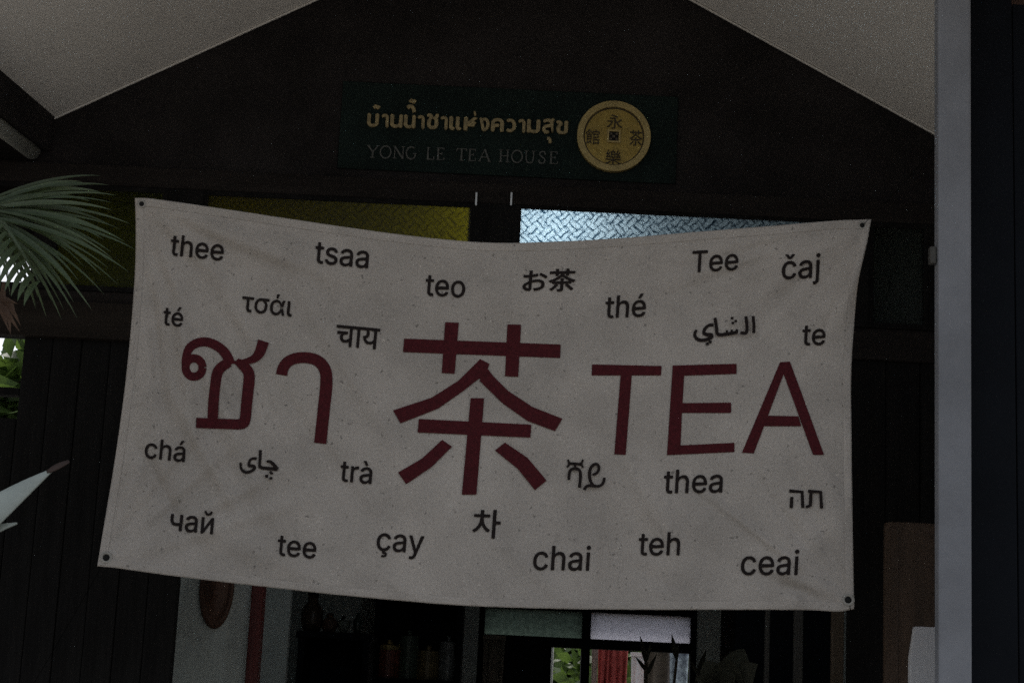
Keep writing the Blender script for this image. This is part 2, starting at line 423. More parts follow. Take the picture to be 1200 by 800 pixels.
# roof slabs over porch and house, one each side
for s in (-1, 1):
    sl_ = sa if s < 0 else sb
    for xe, y0_, y1_ in ((-2.35 if s < 0 else 2.35, YF - .15, YW + .1), (-1.5 if s < 0 else 1.6, YW + .102, 10.9)):
        ze = APEX.z + sl_ * (xe - APEX.x)
        g = MB(); g.prism([(APEX.x + .01 * s, y0_, APEX.z + .1), (APEX.x + .01 * s, y1_, APEX.z + .1), (xe, y1_, ze + .1), (xe, y0_, ze + .1)], (0, 0, .06)); g.build('roof', M['rooftile'], house)
# left eave: dark fascia board below the ceiling's edge, grey gutter below it
n2 = Vector((dirL.y, -dirL.x, 0)).normalized()
if n2.x > 0: n2 = -n2
hf = A0.z - wz(64, 178)
g = MB(); g.prism([A0 + Vector((0, -.004, .02)), QL + Vector((0, 0, .02)), QL - Vector((0, 0, hf)), A0 + Vector((0, -.004, -hf))], n2 * .03); g.build('eave_fascia', M['darkwall'], house)
a = P(60, 200, YW - .02); b = P(-6, 150, YW - .02); 
ga = A0 + n2 * .05 + Vector((0, -.03, -hf - .01)); gb = QL + n2 * .05 + Vector((0, 0, -hf - .01))
g = MB(); g.tube([ga, ga.lerp(gb, .3), ga.lerp(gb, .65), gb], .024, 12); g.build('gutter', M['gutter'], house, smooth=True)

# room behind the doors
RX0, RX1, YB = wx(62, 500), 1.36, 10.0
zc = 3.55
ins = YW + TH
for nm, a, b, mt in (('side_wall', (RX0 - .1, ins + .001, FL), (RX0, YB, 2.6), M['interior']), ('side_wall', (RX1, ins + .001, FL), (RX1 + .1, YB, 2.6), M['interior']),
                 ('side_wall', (RX0 - .1, ins + .7, 2.601), (RX0, YB, zc), M['interior']), ('side_wall', (RX1, ins + .7, 2.601), (RX1 + .1, YB, zc), M['interior']),  # upper walls set back: gaps added to let daylight reach the end panes
                 ('room_ceiling', (RX0 - .1, ins + .001, zc), (RX1 + .1, YB + .12, zc + .06), M['ceilin'])):
    g = MB(); g.box(a, b); g.build(nm, mt, house)
g = MB(); g.box((RX0, ins, FL), (RX1, YB, FL + .01)); g.build('room_floor', M['tilefloor'], house)
# back wall with a wide doorway under two lights
bx = lambda px, py=720: P(px, py, YB).x
bz = lambda px, py: P(px, py, YB).z
OX0, OX1 = bx(561, 740), bx(816, 740)
ZO = bz(690, 709)
for a, b in (((RX0, YB, FL), (OX0, YB + .12, zc)), ((OX1, YB, FL), (RX1, YB + .12, zc)), ((OX0, YB, ZO), (OX1, YB + .12, zc))):
    g = MB(); g.box(a, b); g.build('back_wall', M['interior'], house)
zL0 = bz(690, 755); xm0, xm1 = bx(682, 740), bx(692, 740)
fr = []
for a, b in (((OX0, YB - .02, FL), (OX0 + .03, YB + .06, ZO)), ((OX1 - .03, YB - .02, FL), (OX1, YB + .06, ZO)), ((xm0, YB - .02, FL), (xm1, YB + .06, ZO)),
             ((OX0 + .03, YB - .018, ZO - .035), (xm0, YB + .06, ZO)), ((xm1, YB - .018, ZO - .035), (OX1 - .03, YB + .06, ZO)),
             ((OX0 + .03, YB - .018, zL0 - .02), (xm0, YB + .06, zL0 + .03)), ((xm1, YB - .018, zL0 - .02), (OX1 - .03, YB + .06, zL0 + .03))):
    g = MB(); g.box(a, b); g.build('door_frame', M['black'], house)
for (a, b, mt, lb) in ((OX0 + .03, xm0, M['backglass'], 'grey green glass pane above the back doorway'), (xm1, OX1 - .03, M['frosted'], 'white frosted glass pane above the back doorway')):
    g = MB(); g.box((a, YB + .015, zL0 + .03), (b, YB + .02, ZO - .035)); o = g.build('fanlight_pane', mt, house); o['label'] = lb
# closed dark leaf on the left of the back doorway
g = MB(); g.box((OX0 + .03, YB + .01, FL + .01), (bx(646, 770), YB + .05, zL0 - .02)); g.build('door_leaf', M['black'], house)
# added overhang, unseen, keeping the sun off the frosted light
g = MB(); g.box((-1.5, YB + .121, 3.0), (1.5, YB + .5, 3.05)); g.build('added_back_shade', M['ceilin'], house)

# inner partition and red upright on the left of the doorway
YP = 5.75
p0, p1 = P(196, 740, YP), P(296, 740, YP)
g = MB(); g.box((p0.x - .25, YP, FL + .011), (p1.x, YP + .08, 3.2)); g.build('partition', M['interior'], house)
q0, q1 = P(291, 740, YP - .03), P(305, 740, YP - .03)
g = MB(); g.box((q0.x, YP - .03, FL + .011), (q1.x, YP + .05, 3.19)); g.build('door_jamb', M['redwood'], house, bevel=.004)
g = MB(); g.box((P(306, 740, 7.4).x - .3, 7.4, FL + .011), (P(338, 740, 7.4).x, 7.46, 3.0)); g.build('partition', M['interior'], house)

# ------------------------------------------------------------------ porch post and dark side screen
YPO = 4.0
a, b = P(1095.5, 400, YPO), P(1140, 400, YPO)
post = thing('porch_post', ((a.x + b.x) / 2, YPO + .045, FL), 'pale grey square porch post standing right of the banner', 'post')
wpo = b.x - a.x
t0, t1 = P(1117, -60, YPO).x, P(1118, 800, YPO).x
g = MB()
zt = zr(1.0) - .004; zb = FL + .012
def pxat(px, z):                      # x of a pixel column on the post plane at height z
    lo, hi = -200.0, 1800.0
    for _ in range(40):
        m_ = (lo + hi) / 2
        if P(px, m_, YPO).z > z: lo = m_
        else: hi = m_
    return P(px, lo, YPO).x
xa, xb = pxat(1099, zt), pxat(1138, zt)
ya, yb = pxat(1101, zb + .02), pxat(1141, zb + .02)
yk = YPO + .04
zt = zr(xb) - .004
g.add([(ya, YPO, zb), (yb, YPO, zb), (yb, yk, zb), (ya, yk, zb), (xa, YPO, zt), (xb, YPO, zt), (xb, yk, zt), (xa, yk, zt)],
      [(0,3,2,1),(4,5,6,7),(0,1,5,4),(1,2,6,5),(2,3,7,6),(3,0,4,7)])
g.build('shaft', M['post'], post, bevel=.006)
cl = P(1094, 300, YPO + .02)
xc = xa + (ya - xa) * (zt - cl.z) / (zt - zb)
g = MB(); g.box((xc - .016, YPO + .008, cl.z - .02), (xc - .0005, YPO + .03, cl.z + .02)); g.build('cleat', M['greyslat'], post, bevel=.005)
g = MB(); g.box((ya - .03, YPO - .03, FL), (yb + .03, yk + .03, FL + .012)); g.build('base_plate', M['metal'], post)

scr = thing('shutter_screen', (1.35, YPO + .06, FL), 'black board screen at the right edge behind the porch post', 'screen')
x = min(xb, yb) - .012
i = 0
while x < 2.2:
    g = MB(); x2 = x + .145
    g.box((x, YPO + .1 + (.004 if i % 2 else 0), FL), (x2 - .003, YPO + .13, zr(min(x2, 1.9)) - .01 if i < 2 else 2.95)); g.build('board', M['black'], scr, bevel=.003)
    x = x2; i += 1

# brown door leaf leaning flat on the wall, white board in front of it
YD = 5.0
a, b = P(1038, 610, YD), P(1120, 614, YD)
leafo = thing('wooden_door_leaf', ((a.x + b.x) / 2, YD, FL), 'brown wooden door leaf standing upright between banner and post', 'door')
g = MB(); g.box((a.x, YD, FL), (b.x, YD + .04, a.z)); g.build('panel', M['brown'], leafo, bevel=.012)
for k in (0, 1):
    xk = a.x + .012 if k == 0 else b.x - .03
    g = MB(); g.box((xk, YD - .008, FL + .02), (xk + .02, YD - .001, a.z - .02)); g.build('edge_batten', M['brown'], leafo, bevel=.003)
YN = 4.6
pts = [P(1072, 733.5, YN), P(1112, 735, YN), P(1112, 830, YN), P(1066, 830, YN), P(1066.5, 770, YN)]
for k in (2, 3): pts[k].z = 1.05
brd = thing('notice_board', (pts[0].x, YN, FL), 'white board with slanted edge beside the foot of the brown door leaf', 'board')
g = MB(); g.prism(pts, (0, .025, 0)); g.build('panel', M['whiteboard'], brd, bevel=.003)
g = MB(); cx = (pts[1].x + pts[3].x) / 2; g.box((cx - .02, YN + .03, FL), (cx + .02, YN + .06, 1.5)); g.build('stake', M['darkwood'], brd)

# ------------------------------------------------------------------ sign on the gable
YS = YW - .006
c0 = P(600, 160, YS)
sign = thing('shop_sign', (c0.x, YW - .001, wz(590, 228)), 'dark green shop sign with gold Thai lettering on the gable', 'sign')
a, b = P(402, 95, YS), P(792, 215, YS)
g = MB(); g.box((a.x, YS, Z_H1 + .03), (b.x, YW - .002, a.z)); g.build('board', M['signboard'], sign, bevel=.003)

FONT = {}
def get_font(fn):
    if fn not in FONT:
        f = None
        try:
            p = os.path.join(bpy.utils.system_resource('DATAFILES'), 'fonts', fn)
            f = bpy.data.fonts.load(p) if os.path.exists(p) else None
        except Exception:
            f = None
        FONT[fn] = f
    return FONT[fn]
def glyphs(text, font=None, offset=0.0, res=4):
    """flat mesh data of a text, letter by letter (2-D points and faces)"""
    cu = bpy.data.curves.new('text', 'FONT'); cu.body = text; cu.size = 1; cu.offset = offset; cu.resolution_u = res
    f = get_font(font) if font else None
    if f: cu.font = f
    o = bpy.data.objects.new('text', cu); col.objects.link(o)
    dg = bpy.context.evaluated_depsgraph_get(); dg.update()
    me = bpy.data.meshes.new_from_object(o.evaluated_get(dg))
    bm = bmesh.new(); bm.from_mesh(me)
    bmesh.ops.remove_doubles(bm, verts=bm.verts, dist=.0005)
    bm.verts.index_update()
    vs = [(v.co.x, v.co.y) for v in bm.verts]; fs = [tuple(v.index for v in f.verts) for f in bm.faces]
    bm.free(); bpy.data.meshes.remove(me); bpy.data.objects.remove(o); bpy.data.curves.remove(cu)
    return vs, fs
def refine(vs, fs, step):
    """cut big faces along a grid so that flat print can follow a curved cloth"""
    bm = bmesh.new(); bv = [bm.verts.new((x, y, 0)) for x, y in vs]
    for f in fs:
        try: bm.faces.new([bv[i] for i in f])
        except ValueError: pass
    for ax in (0, 1):
        lo = min(v[ax] for v in vs); hi = max(v[ax] for v in vs); c = lo + step
        while c < hi:
            co = (c, 0, 0) if ax == 0 else (0, c, 0); no = (1, 0, 0) if ax == 0 else (0, 1, 0)
            bmesh.ops.bisect_plane(bm, geom=bm.verts[:] + bm.edges[:] + bm.faces[:], plane_co=co, plane_no=no); c += step
    bm.verts.index_update()
    r = [(v.co.x, v.co.y) for v in bm.verts], [tuple(v.index for v in f.verts) for f in bm.faces]
    bm.free(); return r
def bbox(vs): return min(v[0] for v in vs), max(v[0] for v in vs), min(v[1] for v in vs), max(v[1] for v in vs)

def sign_glyph(ch, x0, x1, y0, y1, mat, name='letter', depth=.006, font=None, offset=0.0, Y=YS, parent=sign, bold=0.0):
    vs, fs = glyphs(ch, font, offset)
    if not fs: return
    l, r_, bo, tp = bbox(vs)
    cx, cy = (x0 + x1) / 2, (y0 + y1) / 2
    C = P(cx, cy, Y); k = Y / F
    sx = (x1 - x0) / (r_ - l) * k; sy = (y1 - y0) / (tp - bo) * k
    m = MB(); pts = [Vector((C.x + (x - (l + r_) / 2) * sx, Y, C.z + (y - (bo + tp) / 2) * sy)) for x, y in vs]
    n = len(pts)
    # front faces plus a skirt of edge walls
    from collections import Counter
    ec = Counter()
    for f in fs:
        for i in range(len(f)): ec[frozenset((f[i], f[(i+1) % len(f)]))] += 1
    F2 = [tuple(f) for f in fs]
    for f in fs:
        for i in range(len(f)):
            e = (f[i], f[(i+1) % len(f)])
            if ec[frozenset(e)] == 1: F2.append((e[1], e[0], e[0] + n, e[1] + n))
    for q_, (ex, ez) in enumerate(((0, 0),) if not bold else ((0, 0), (bold, 0), (-bold, 0), (0, bold), (0, -bold))):
        d_ = Vector((ex * k, -.0003 * q_, ez * k))
        m.add([p + d_ + Vector((0, -depth, 0)) for p in pts] + [p + d_ + Vector((0, -.0005, 0)) for p in pts], F2)
    return m.build(name, mat, parent)

TH_ = 'NotoSansThai-VariableFont_wdth,wght.woff2'
base = lambda x: 149.5 + (x - 437) * (158 - 149.5) / (658 - 437)
for ch, x0, x1 in (('บ', 431, 443.5), ('า', 448, 455), ('น', 458, 471.5), ('น', 474, 486.5), ('า', 490, 497), ('ช', 500.5, 513.5), ('า', 517, 524), ('แ', 527, 540.5), ('ห', 544, 559),
                   ('ง', 562, 573), ('ค', 576, 590), ('ว', 594, 604), ('า', 608, 615), ('ม', 618, 632.5), ('ส', 636, 649), ('ข', 652, 665)):
    yb_ = base((x0 + x1) / 2); h = 15.5 + (2.5 if ch in 'ชส' else 0)
    sign_glyph(ch, x0, x1, yb_ - h, yb_, M['goldtext'], font=TH_, bold=.9)
def stroke2d(pts, wd):
    """ribbon along a 2-D polyline, width per point or constant"""
    n = len(pts); ws = wd if isinstance(wd, (list, tuple)) else [wd] * n
    L_, R_ = [], []
    for i, p in enumerate(pts):
        a_, b_ = pts[max(i-1, 0)], pts[min(i+1, n-1)]
        dx, dy = b_[0] - a_[0], b_[1] - a_[1]; d = math.hypot(dx, dy) or 1
        nx, ny = -dy / d * ws[i] / 2, dx / d * ws[i] / 2
        L_.append((p[0] + nx, p[1] + ny)); R_.append((p[0] - nx, p[1] - ny))
    vs = L_ + R_
    return vs, [(i, i+1, n+i+1, n+i) for i in range(n-1)]
def smooth_path(pts, it=2):
    for _ in range(it):
        q = [pts[0]]
        for i in range(len(pts) - 1):
            (x0, y0), (x1, y1) = pts[i], pts[i+1]
            q += [(x0*.75 + x1*.25, y0*.75 + y1*.25), (x0*.25 + x1*.75, y0*.25 + y1*.75)]
        q.append(pts[-1]); pts = q
    return pts
def sign_mark(pts, wd):
    vs, fs = stroke2d(smooth_path(pts, 1), wd)
    m = MB(); pp = [P(x, y, YS - .001) for x, y in vs]
    m.add(pp + [p + Vector((0, -.005, 0)) for p in pp], [f for f in fs] + [tuple(i + len(pp) for i in f) for f in fs])
    return m.build('tone_mark', M['goldtext'], sign)
sign_mark([(438, 127), (441, 123.5), (442, 128), (445, 125)], 3)
sign_mark([(480, 120), (483.5, 117), (484, 122), (487, 118)], 3)
sign_mark([(477.5, 127), (481, 124.5), (484.5, 127), (485.5, 132)], 4)
sign_mark([(556, 131), (557, 136)], 2)
sign_mark([(641, 162.5), (644.5, 163), (644.5, 168)], 3.2)
SER = {  # serif capitals: strokes in a unit box, thick and thin, with serifs
 'Y': [([(.02, 1), (.5, .48)], .13), ([(.98, 1), (.5, .48)], .08), ([(.5, .5), (.5, 0)], .13), ([(.3, .02), (.7, .02)], .05), ([(-.1, .98), (.2, .98)], .05), ([(.8, .98), (1.1, .98)], .05)],
 'O': [([(.5 + .46 * math.cos(a_ * math.pi / 10), .5 + .5 * math.sin(a_ * math.pi / 10)) for a_ in range(21)], .11)],
 'N': [([(.12, 0), (.12, 1)], .08), ([(.1, 1), (.9, 0)], .14), ([(.9, 0), (.9, 1)], .08), ([(-.02, .02), (.28, .02)], .05), ([(.74, .98), (1.04, .98)], .05), ([(-.04, .98), (.16, .98)], .05)],
 'G': [([(.5 + .46 * math.cos(a_ * math.pi / 10), .5 + .5 * math.sin(a_ * math.pi / 10)) for a_ in range(3, 19)], .11), ([(.88, .2), (.88, .46)], .12), ([(.66, .45), (1.02, .45)], .05)],
 'L': [([(.2, 0), (.2, 1)], .14), ([(.05, .03), (.95, .03)], .06), ([(.93, .02), (.95, .24)], .07), ([(.03, .98), (.4, .98)], .05)],
 'E': [([(.2, 0), (.2, 1)], .14), ([(.05, .03), (.92, .03)], .06), ([(.05, .97), (.88, .97)], .06), ([(.2, .52), (.65, .52)], .06), ([(.92, .02), (.94, .22)], .07), ([(.87, .98), (.87, .8)], .07), ([(.65, .62), (.65, .42)], .06)],
 'T': [([(.5, 0), (.5, 1)], .14), ([(.0, .97), (1, .97)], .06), ([(.02, .98), (.0, .78)], .07), ([(.98, .98), (1, .78)], .07), ([(.3, .02), (.7, .02)], .05)],
 'A': [([(.06, 0), (.5, 1)], .07), ([(.5, 1), (.94, 0)], .14), ([(.25, .36), (.75, .36)], .05), ([(-.06, .02), (.22, .02)], .05), ([(.74, .02), (1.08, .02)], .05)],
 'H': [([(.18, 0), (.18, 1)], .13), ([(.82, 0), (.82, 1)], .13), ([(.18, .52), (.82, .52)], .06)] + [([(x_ - .17, y_), (x_ + .17, y_)], .05) for x_ in (.18, .82) for y_ in (.02, .98)],
 'U': [([(.16, 1), (.16, .32), (.26, .08), (.5, .0), (.74, .08), (.84, .32), (.84, 1)], .1), ([(0, .98), (.32, .98)], .05), ([(.68, .98), (1, .98)], .05)],
 'S': [([(.86, .74), (.8, .93), (.5, 1), (.2, .9), (.18, .7), (.45, .55), (.75, .42), (.86, .24), (.7, .04), (.4, 0), (.16, .1), (.12, .3)], .12)]}
def serif_letter(ch, x0, x1, yb_, h):
    m = MB(); z = .0006
    C = P((x0 + x1) / 2, yb_, YS); k_ = YS / F
    for pts, wd in SER[ch]:
        W_ = (x1 - x0) * k_; H_ = h * k_
        vs_, fs_ = stroke2d([((x - .5) * W_, y * H_) for x, y in pts], wd * 14 * k_)
        pf = [Vector((C.x + x, YS - .004 - z, C.z + y)) for x, y in vs_]
        m.add(pf, fs_); z += .0003
        m.add([p + Vector((0, .0035, 0)) for p in pf], fs_)
    m.build('letter', M['greytext'], sign)
for ch, x0, wd in (('Y', 430, 13), ('O', 444.5, 14), ('N', 460.5, 13), ('G', 475, 13), ('L', 499, 10), ('E', 511, 10), ('T', 534.5, 12), ('E', 548, 10), ('A', 560.5, 14), ('H', 584, 13), ('O', 598.5, 14), ('U', 614, 13), ('S', 630, 10), ('E', 643, 11)):
    serif_letter(ch, x0, x0 + wd, 185.5 + (x0 - 435) * (7.5 / 220), 15.5)

# coin medallion
mc = P(719, 161.5, YS)
k = YS / F
rad = 45.0 * k
coin = thing('coin_medallion', (mc.x, YS, mc.z - rad), 'round gold coin emblem with square centre beside the gold lettering', 'emblem')
g = MB(); g.lathe([(rad * .97, 0), (rad * .97, .010), (rad * .80, .011), (rad * .80, .004)], mc, 48, 'y')
g = MB(); g.lathe([(rad * .9, .0005), (rad * .9, .010)], mc, 48, 'y'); g.build('disc', M['gold'], coin)
def ring(r0, r1, h0, h1, name, mt, K=56):
    vs = []; fs = []
    for j in range(K):
        a_ = 2 * math.pi * j / K
        for r_, h in ((r0, h0), (r0, h1), (r1, h1), (r1, h0)):
            vs.append((mc.x + r_ * math.cos(a_), mc.y - h, mc.z + r_ * math.sin(a_)))
    for j in range(K):
        n_ = (j + 1) % K
        for q in range(4): fs.append((j*4+q, j*4+(q+1) % 4, n_*4+(q+1) % 4, n_*4+q))
    m = MB(); m.add(vs, fs); return m.build(name, mt, coin)
ring(rad * .83, rad, .0005, .018, 'rim', M['goldrim'])
ring(rad * .79, rad * .822, .0095, .0112, 'groove', M['bronze'])
s_ = 8.2 * k
rl = Matrix.Rotation(0, 3, 'Y')
for (x0, z0, x1, z1) in ((-s_, -s_, s_, -s_ * .72), (-s_, s_ * .72, s_, s_), (-s_, -s_ * .72, -s_ * .72, s_ * .72), (s_ * .72, -s_ * .72, s_, s_ * .72)):
    g = MB(); g.box((mc.x + x0, mc.y - .016, mc.z + z0), (mc.x + x1, mc.y - .009, mc.z + z1)); g.build('square_frame', M['goldrim'], coin)
g = MB(); g.box((mc.x - s_ * .72, mc.y - .0115, mc.z - s_ * .72), (mc.x + s_ * .72, mc.y - .009, mc.z + s_ * .72)); g.build('square_centre', M['hole'], coin)
for qx, qz in ((-.42, .4), (.42, .4), (-.42, -.4), (.42, -.4), (0, 0)):
    g = MB(); r_ = s_ * (.15 if qx else .2); g.box((mc.x + qx * s_ - r_, mc.y - .0135, mc.z + qz * s_ - r_), (mc.x + qx * s_ + r_, mc.y - .0118, mc.z + qz * s_ + r_)); g.build('centre_stud', M['bronze2'], coin)
for ch, x0, x1, y0, y1 in (('永', 711, 730, 134, 152), ('樂', 709, 728, 175, 194), ('茶', 737, 753, 152, 172), ('館', 686, 703, 151, 170)):
    sign_glyph(ch, x0, x1, y0, y1, M['bronze'], 'character', .003, Y=YS - .0098, parent=coin)

# ------------------------------------------------------------------ banner
YBN = 4.3
def interp(pts, t):
    # piecewise Catmull-Rom through points given with their parameter
    for i in range(len(pts) - 1):
        if t <= pts[i+1][0] + 1e-9: break
    t0_, p1_ = pts[i]; t1_, p2_ = pts[i+1]
    s = (t - t0_) / (t1_ - t0_)
    def tan(j):
        a_, b_ = pts[max(j-1, 0)], pts[min(j+1, len(pts)-1)]
        d = b_[0] - a_[0]
        return ((b_[1][0] - a_[1][0]) / d, (b_[1][1] - a_[1][1]) / d)
    m0, m1 = tan(i), tan(i+1); dt = t1_ - t0_
    h00, h10, h01, h11 = 2*s**3-3*s*s+1, s**3-2*s*s+s, -2*s**3+3*s*s, s**3-s*s
    return tuple(h00*p1_[k_] + h10*dt*m0[k_] + h01*p2_[k_] + h11*dt*m1[k_] for k_ in (0, 1))
def edge(lst, ax):
    a_, b_ = lst[0][ax], lst[-1][ax]
    return [((p[ax] - a_) / (b_ - a_), p) for p in lst]
TOP = edge([(158, 232), (175, 232.5), (250, 243), (340, 256.5), (440, 271), (520, 280.5), (580, 284.5), (640, 283.5), (720, 279.5), (800, 273), (900, 265), (980, 258.5), (1021, 257)], 0)
BOT = edge([(114, 663), (135, 665), (200, 674), (300, 686), (400, 697), (500, 706), (560, 710), (660, 713), (760, 714), (860, 714), (950, 714.5), (985, 716), (1001, 713)], 0)
LEF = edge([(158, 232), (159, 262), (158, 320), (152, 400), (143, 480), (132, 555), (121, 620), (114, 663)], 1)
RIG = edge([(1021, 257), (1016, 285), (1006, 330), (1001, 380), (997.5, 440), (998, 520), (999, 600), (1000, 660), (1001, 713)], 1)
def coons(u, v):
    t_, b_, l_, r_ = interp(TOP, u), interp(BOT, u), interp(LEF, v), interp(RIG, v)
    c = [TOP[0][1], TOP[-1][1], BOT[0][1], BOT[-1][1]]
    return tuple((1-v)*t_[i] + v*b_[i] + (1-u)*l_[i] + u*r_[i] - ((1-u)*(1-v)*c[0][i] + u*(1-v)*c[1][i] + (1-u)*v*c[2][i] + u*v*c[3][i]) for i in (0, 1))
FOLDS = [  # centre line from-to, width (px), height (m)
    ((168, 250), (330, 640), 20, .0075), ((250, 330), (420, 640), 26, -.007), ((205, 330), (228, 520), 13, .007), ((172, 300), (196, 520), 11, -.006),
    ((275, 370), (370, 560), 16, .006), ((160, 240), (470, 330), 30, .006), ((1020, 262), (760, 330), 34, .006), ((1015, 262), (960, 420), 22, .007),
    ((1018, 262), (860, 420), 30, -.005), ((985, 600), (880, 715), 24, .005), ((420, 420), (520, 640), 30, .0045), ((175, 300), (310, 530), 13, -.006), ((225, 285), (410, 570), 15, .006), ((180, 420), (300, 640), 13, .006), ((300, 400), (440, 620), 16, -.006), ((330, 300), (460, 520), 18, .005), ((150, 500), (230, 650), 13, -.006), ((700, 470), (820, 690), 20, .005), ((700, 560), (860, 640), 40, .005), ((560, 300), (600, 380), 60, .006), ((200, 600), (400, 690), 28, .005), ((930, 690), (935, 715), 14, .004)]
CREASE = []
for (cx_, cy_, a0_, a1_, n_) in ((158, 232, 8, 82, 8), (1021, 257, 100, 172, 7), (114, 663, -80, -10, 6), (1001, 713, 190, 262, 6)):
    rc = random.Random(int(cx_))
    for q in range(n_):
        an = R(a0_ + (a1_ - a0_) * (q + rc.uniform(.2, .8)) / n_); ln = rc.uniform(110, 300)
        CREASE.append(((cx_ + 6 * math.cos(an), cy_ + 6 * math.sin(an)), (cx_ + ln * math.cos(an), cy_ + ln * math.sin(an)), rc.uniform(7, 15), rc.choice((-1, 1)) * rc.uniform(.0022, .0042)))
rc = random.Random(21)
for q in range(16):            # random soft wrinkles
    x_, y_ = rc.uniform(180, 960), rc.uniform(310, 670); an = R(rc.uniform(25, 100)); ln = rc.uniform(60, 190)
    CREASE.append(((x_, y_), (x_ + ln * math.cos(an), y_ + ln * math.sin(an)), rc.uniform(7, 16), rc.choice((-1, 1)) * rc.uniform(.0015, .003)))
FOLDS += CREASE
def edge_y(E_, px):
    a_, b_ = E_[0][1][0], E_[-1][1][0]
    return interp(E_, min(1, max(0, (px - a_) / (b_ - a_))))[1]
EY = {}
def fold(px, py):
    kx_ = int(round(px))
    if kx_ not in EY: EY[kx_] = (edge_y(TOP, px), edge_y(BOT, px))
    et, eb = EY[kx_]
    rip = .0016 * math.exp(-abs(py - et) / 14) * math.sin(px * .21 + 1.5 * math.sin(px * .05)) + .0018 * math.exp(-abs(eb - py) / 14) * math.sin(px * .17 + 2 * math.sin(px * .043))
    z = rip + .022 * math.sin(px * .0065 + .6) + .008 * math.sin(px * .017 + py * .006) + .004 * math.sin(py * .021 - px * .011)
    for (a_, b_, wd, h) in FOLDS:
        dx, dy = b_[0] - a_[0], b_[1] - a_[1]; L2 = dx*dx + dy*dy
        t = ((px - a_[0]) * dx + (py - a_[1]) * dy) / L2
        tc = min(1, max(0, t))
        d = math.hypot(px - a_[0] - tc * dx, py - a_[1] - tc * dy) * 1.5
        z += 2.7 * h * math.exp(-(d / wd) ** 2) * math.sin(math.pi * min(.97, max(.06, tc)))
    return z
def S(px, py, off=0.0):
    p = P(px, py, YBN); z = fold(px, py) + off
    d = ray(px, py)
    return p - d * (z / d.y)
bb = S(*BOT[6][1])
ban = thing('tea_banner', (bb.x, YBN, bb.z), 'large cream cloth banner printed with TEA in many languages', 'banner')
NU, NV = 300, 160
g = MB(); vs = []; fs = []
for j in range(NV + 1):
    for i in range(NU + 1):
        vs.append(S(*coons(i / NU, j / NV)))
for j in range(NV):
    for i in range(NU):
        a_ = j * (NU + 1) + i; fs.append((a_, a_ + NU + 1, a_ + NU + 2, a_ + 1))
g.add(vs, fs); g.build('cloth', M['canvas'], ban, smooth=True, thick=.0012)
# stitched hem: a doubled strip along each side
for nm, f_ in (('top', lambda t, s: (t, s * .022)), ('bottom', lambda t, s: (t, 1 - s * .022)), ('left', lambda t, s: (s * .011, t)), ('right', lambda t, s: (1 - s * .011, t))):
    vs = []; fs = []; n_ = 90
    for i in range(n_ + 1):
        for s, o_ in ((0, .0012), (.5, .0026), (1, .0012)):
            vs.append(S(*coons(*f_(.004 + i / n_ * .992, .12 + s * .88)), o_))
    for i in range(n_):
        for s in (0, 1):
            a_ = i * 3 + s; fs.append((a_, a_+1, a_+4, a_+3))
    g = MB(); g.add(vs, fs); g.build('hem', M['canvas'], ban, smooth=True)

def printed(shapes, name, mat, bold=0.0):
    """shapes: list of (pixel points, faces); each laid on the cloth a hair above the one before"""
    m = MB(); o_ = .0022
    for vs_, fs_ in shapes:
        for e_ in ((0, 0),) if not bold else ((0, 0), (bold, bold * .3), (-bold, -bold * .3), (bold * .3, -bold), (-bold * .3, bold)):
            m.add([S(x + e_[0], y + e_[1], o_) for x, y in vs_], fs_); o_ += .00022
    return m.build(name, mat, ban)
def slope_at(x, y):
    u = (x - 140) / 870.0; v = (y - 270) / 430.0
    def sl(E_, u_):
        a_, b_ = interp(E_, max(0, u_ - .04)), interp(E_, min(1, u_ + .04)); return (b_[1] - a_[1]) / (b_[0] - a_[0])
    return (1 - v) * sl(TOP, u) + v * sl(BOT, u), -((1 - u) * (-.105) + u * (-.045))
def word(text, x0, x1, yb_, font='Inter.woff2', mat='print_black', h=None, offset=0.0, dy=None, sx=1.0, ysc=1.07):
    vs_, fs_ = glyphs(text, font, offset)
    l, r_, bo, tp = bbox(vs_)
    s = (x1 - x0) / (r_ - l); sy = s * ysc if h is None else h / (tp - bo)
    cx = (x0 + x1) / 2
    m_, sh = slope_at(cx, yb_)
    m_ = m_ * .75 if dy is None else dy / (x1 - x0)
    b0 = 0 if h is None else bo
    out = []
    for x, y in vs_:
        X = cx + (x - (l + r_) / 2) * s; Y_ = (y - b0) * sy
        out.append((X + Y_ * sh, yb_ - Y_ + (X - cx) * m_))
    return printed([refine(out, fs_, 5)], 'printed_word', M[mat], bold=.36)
for a_ in (('thee', 199, 261, 302), ('tsaa', 368.5, 431, 311), ('τσάι', 283, 341.5, 367.5), ('té', 190.5, 213.5, 381.5), ('teo', 498, 544, 347), ('thé', 709, 756, 371.5),
           ('Tee', 810.5, 864.5, 317.5), ('čaj', 916, 960, 326), ('te', 940, 966.5, 404), ('chá', 169, 216, 538.5), ('trà', 398, 435, 565), ('чай', 199, 249, 623),
           ('tee', 324.5, 369.5, 652), ('çay', 441, 495.5, 646), ('chai', 624.5, 690.5, 667.5), ('thea', 777.5, 846, 577), ('teh', 748, 796, 650), ('ceai', 868, 935, 673)):
    word(*a_)
word('お茶', 612, 673.5, 341.5, font=None, h=26, offset=.008)
word('차', 553, 585, 630, font=None, h=33, offset=.004)

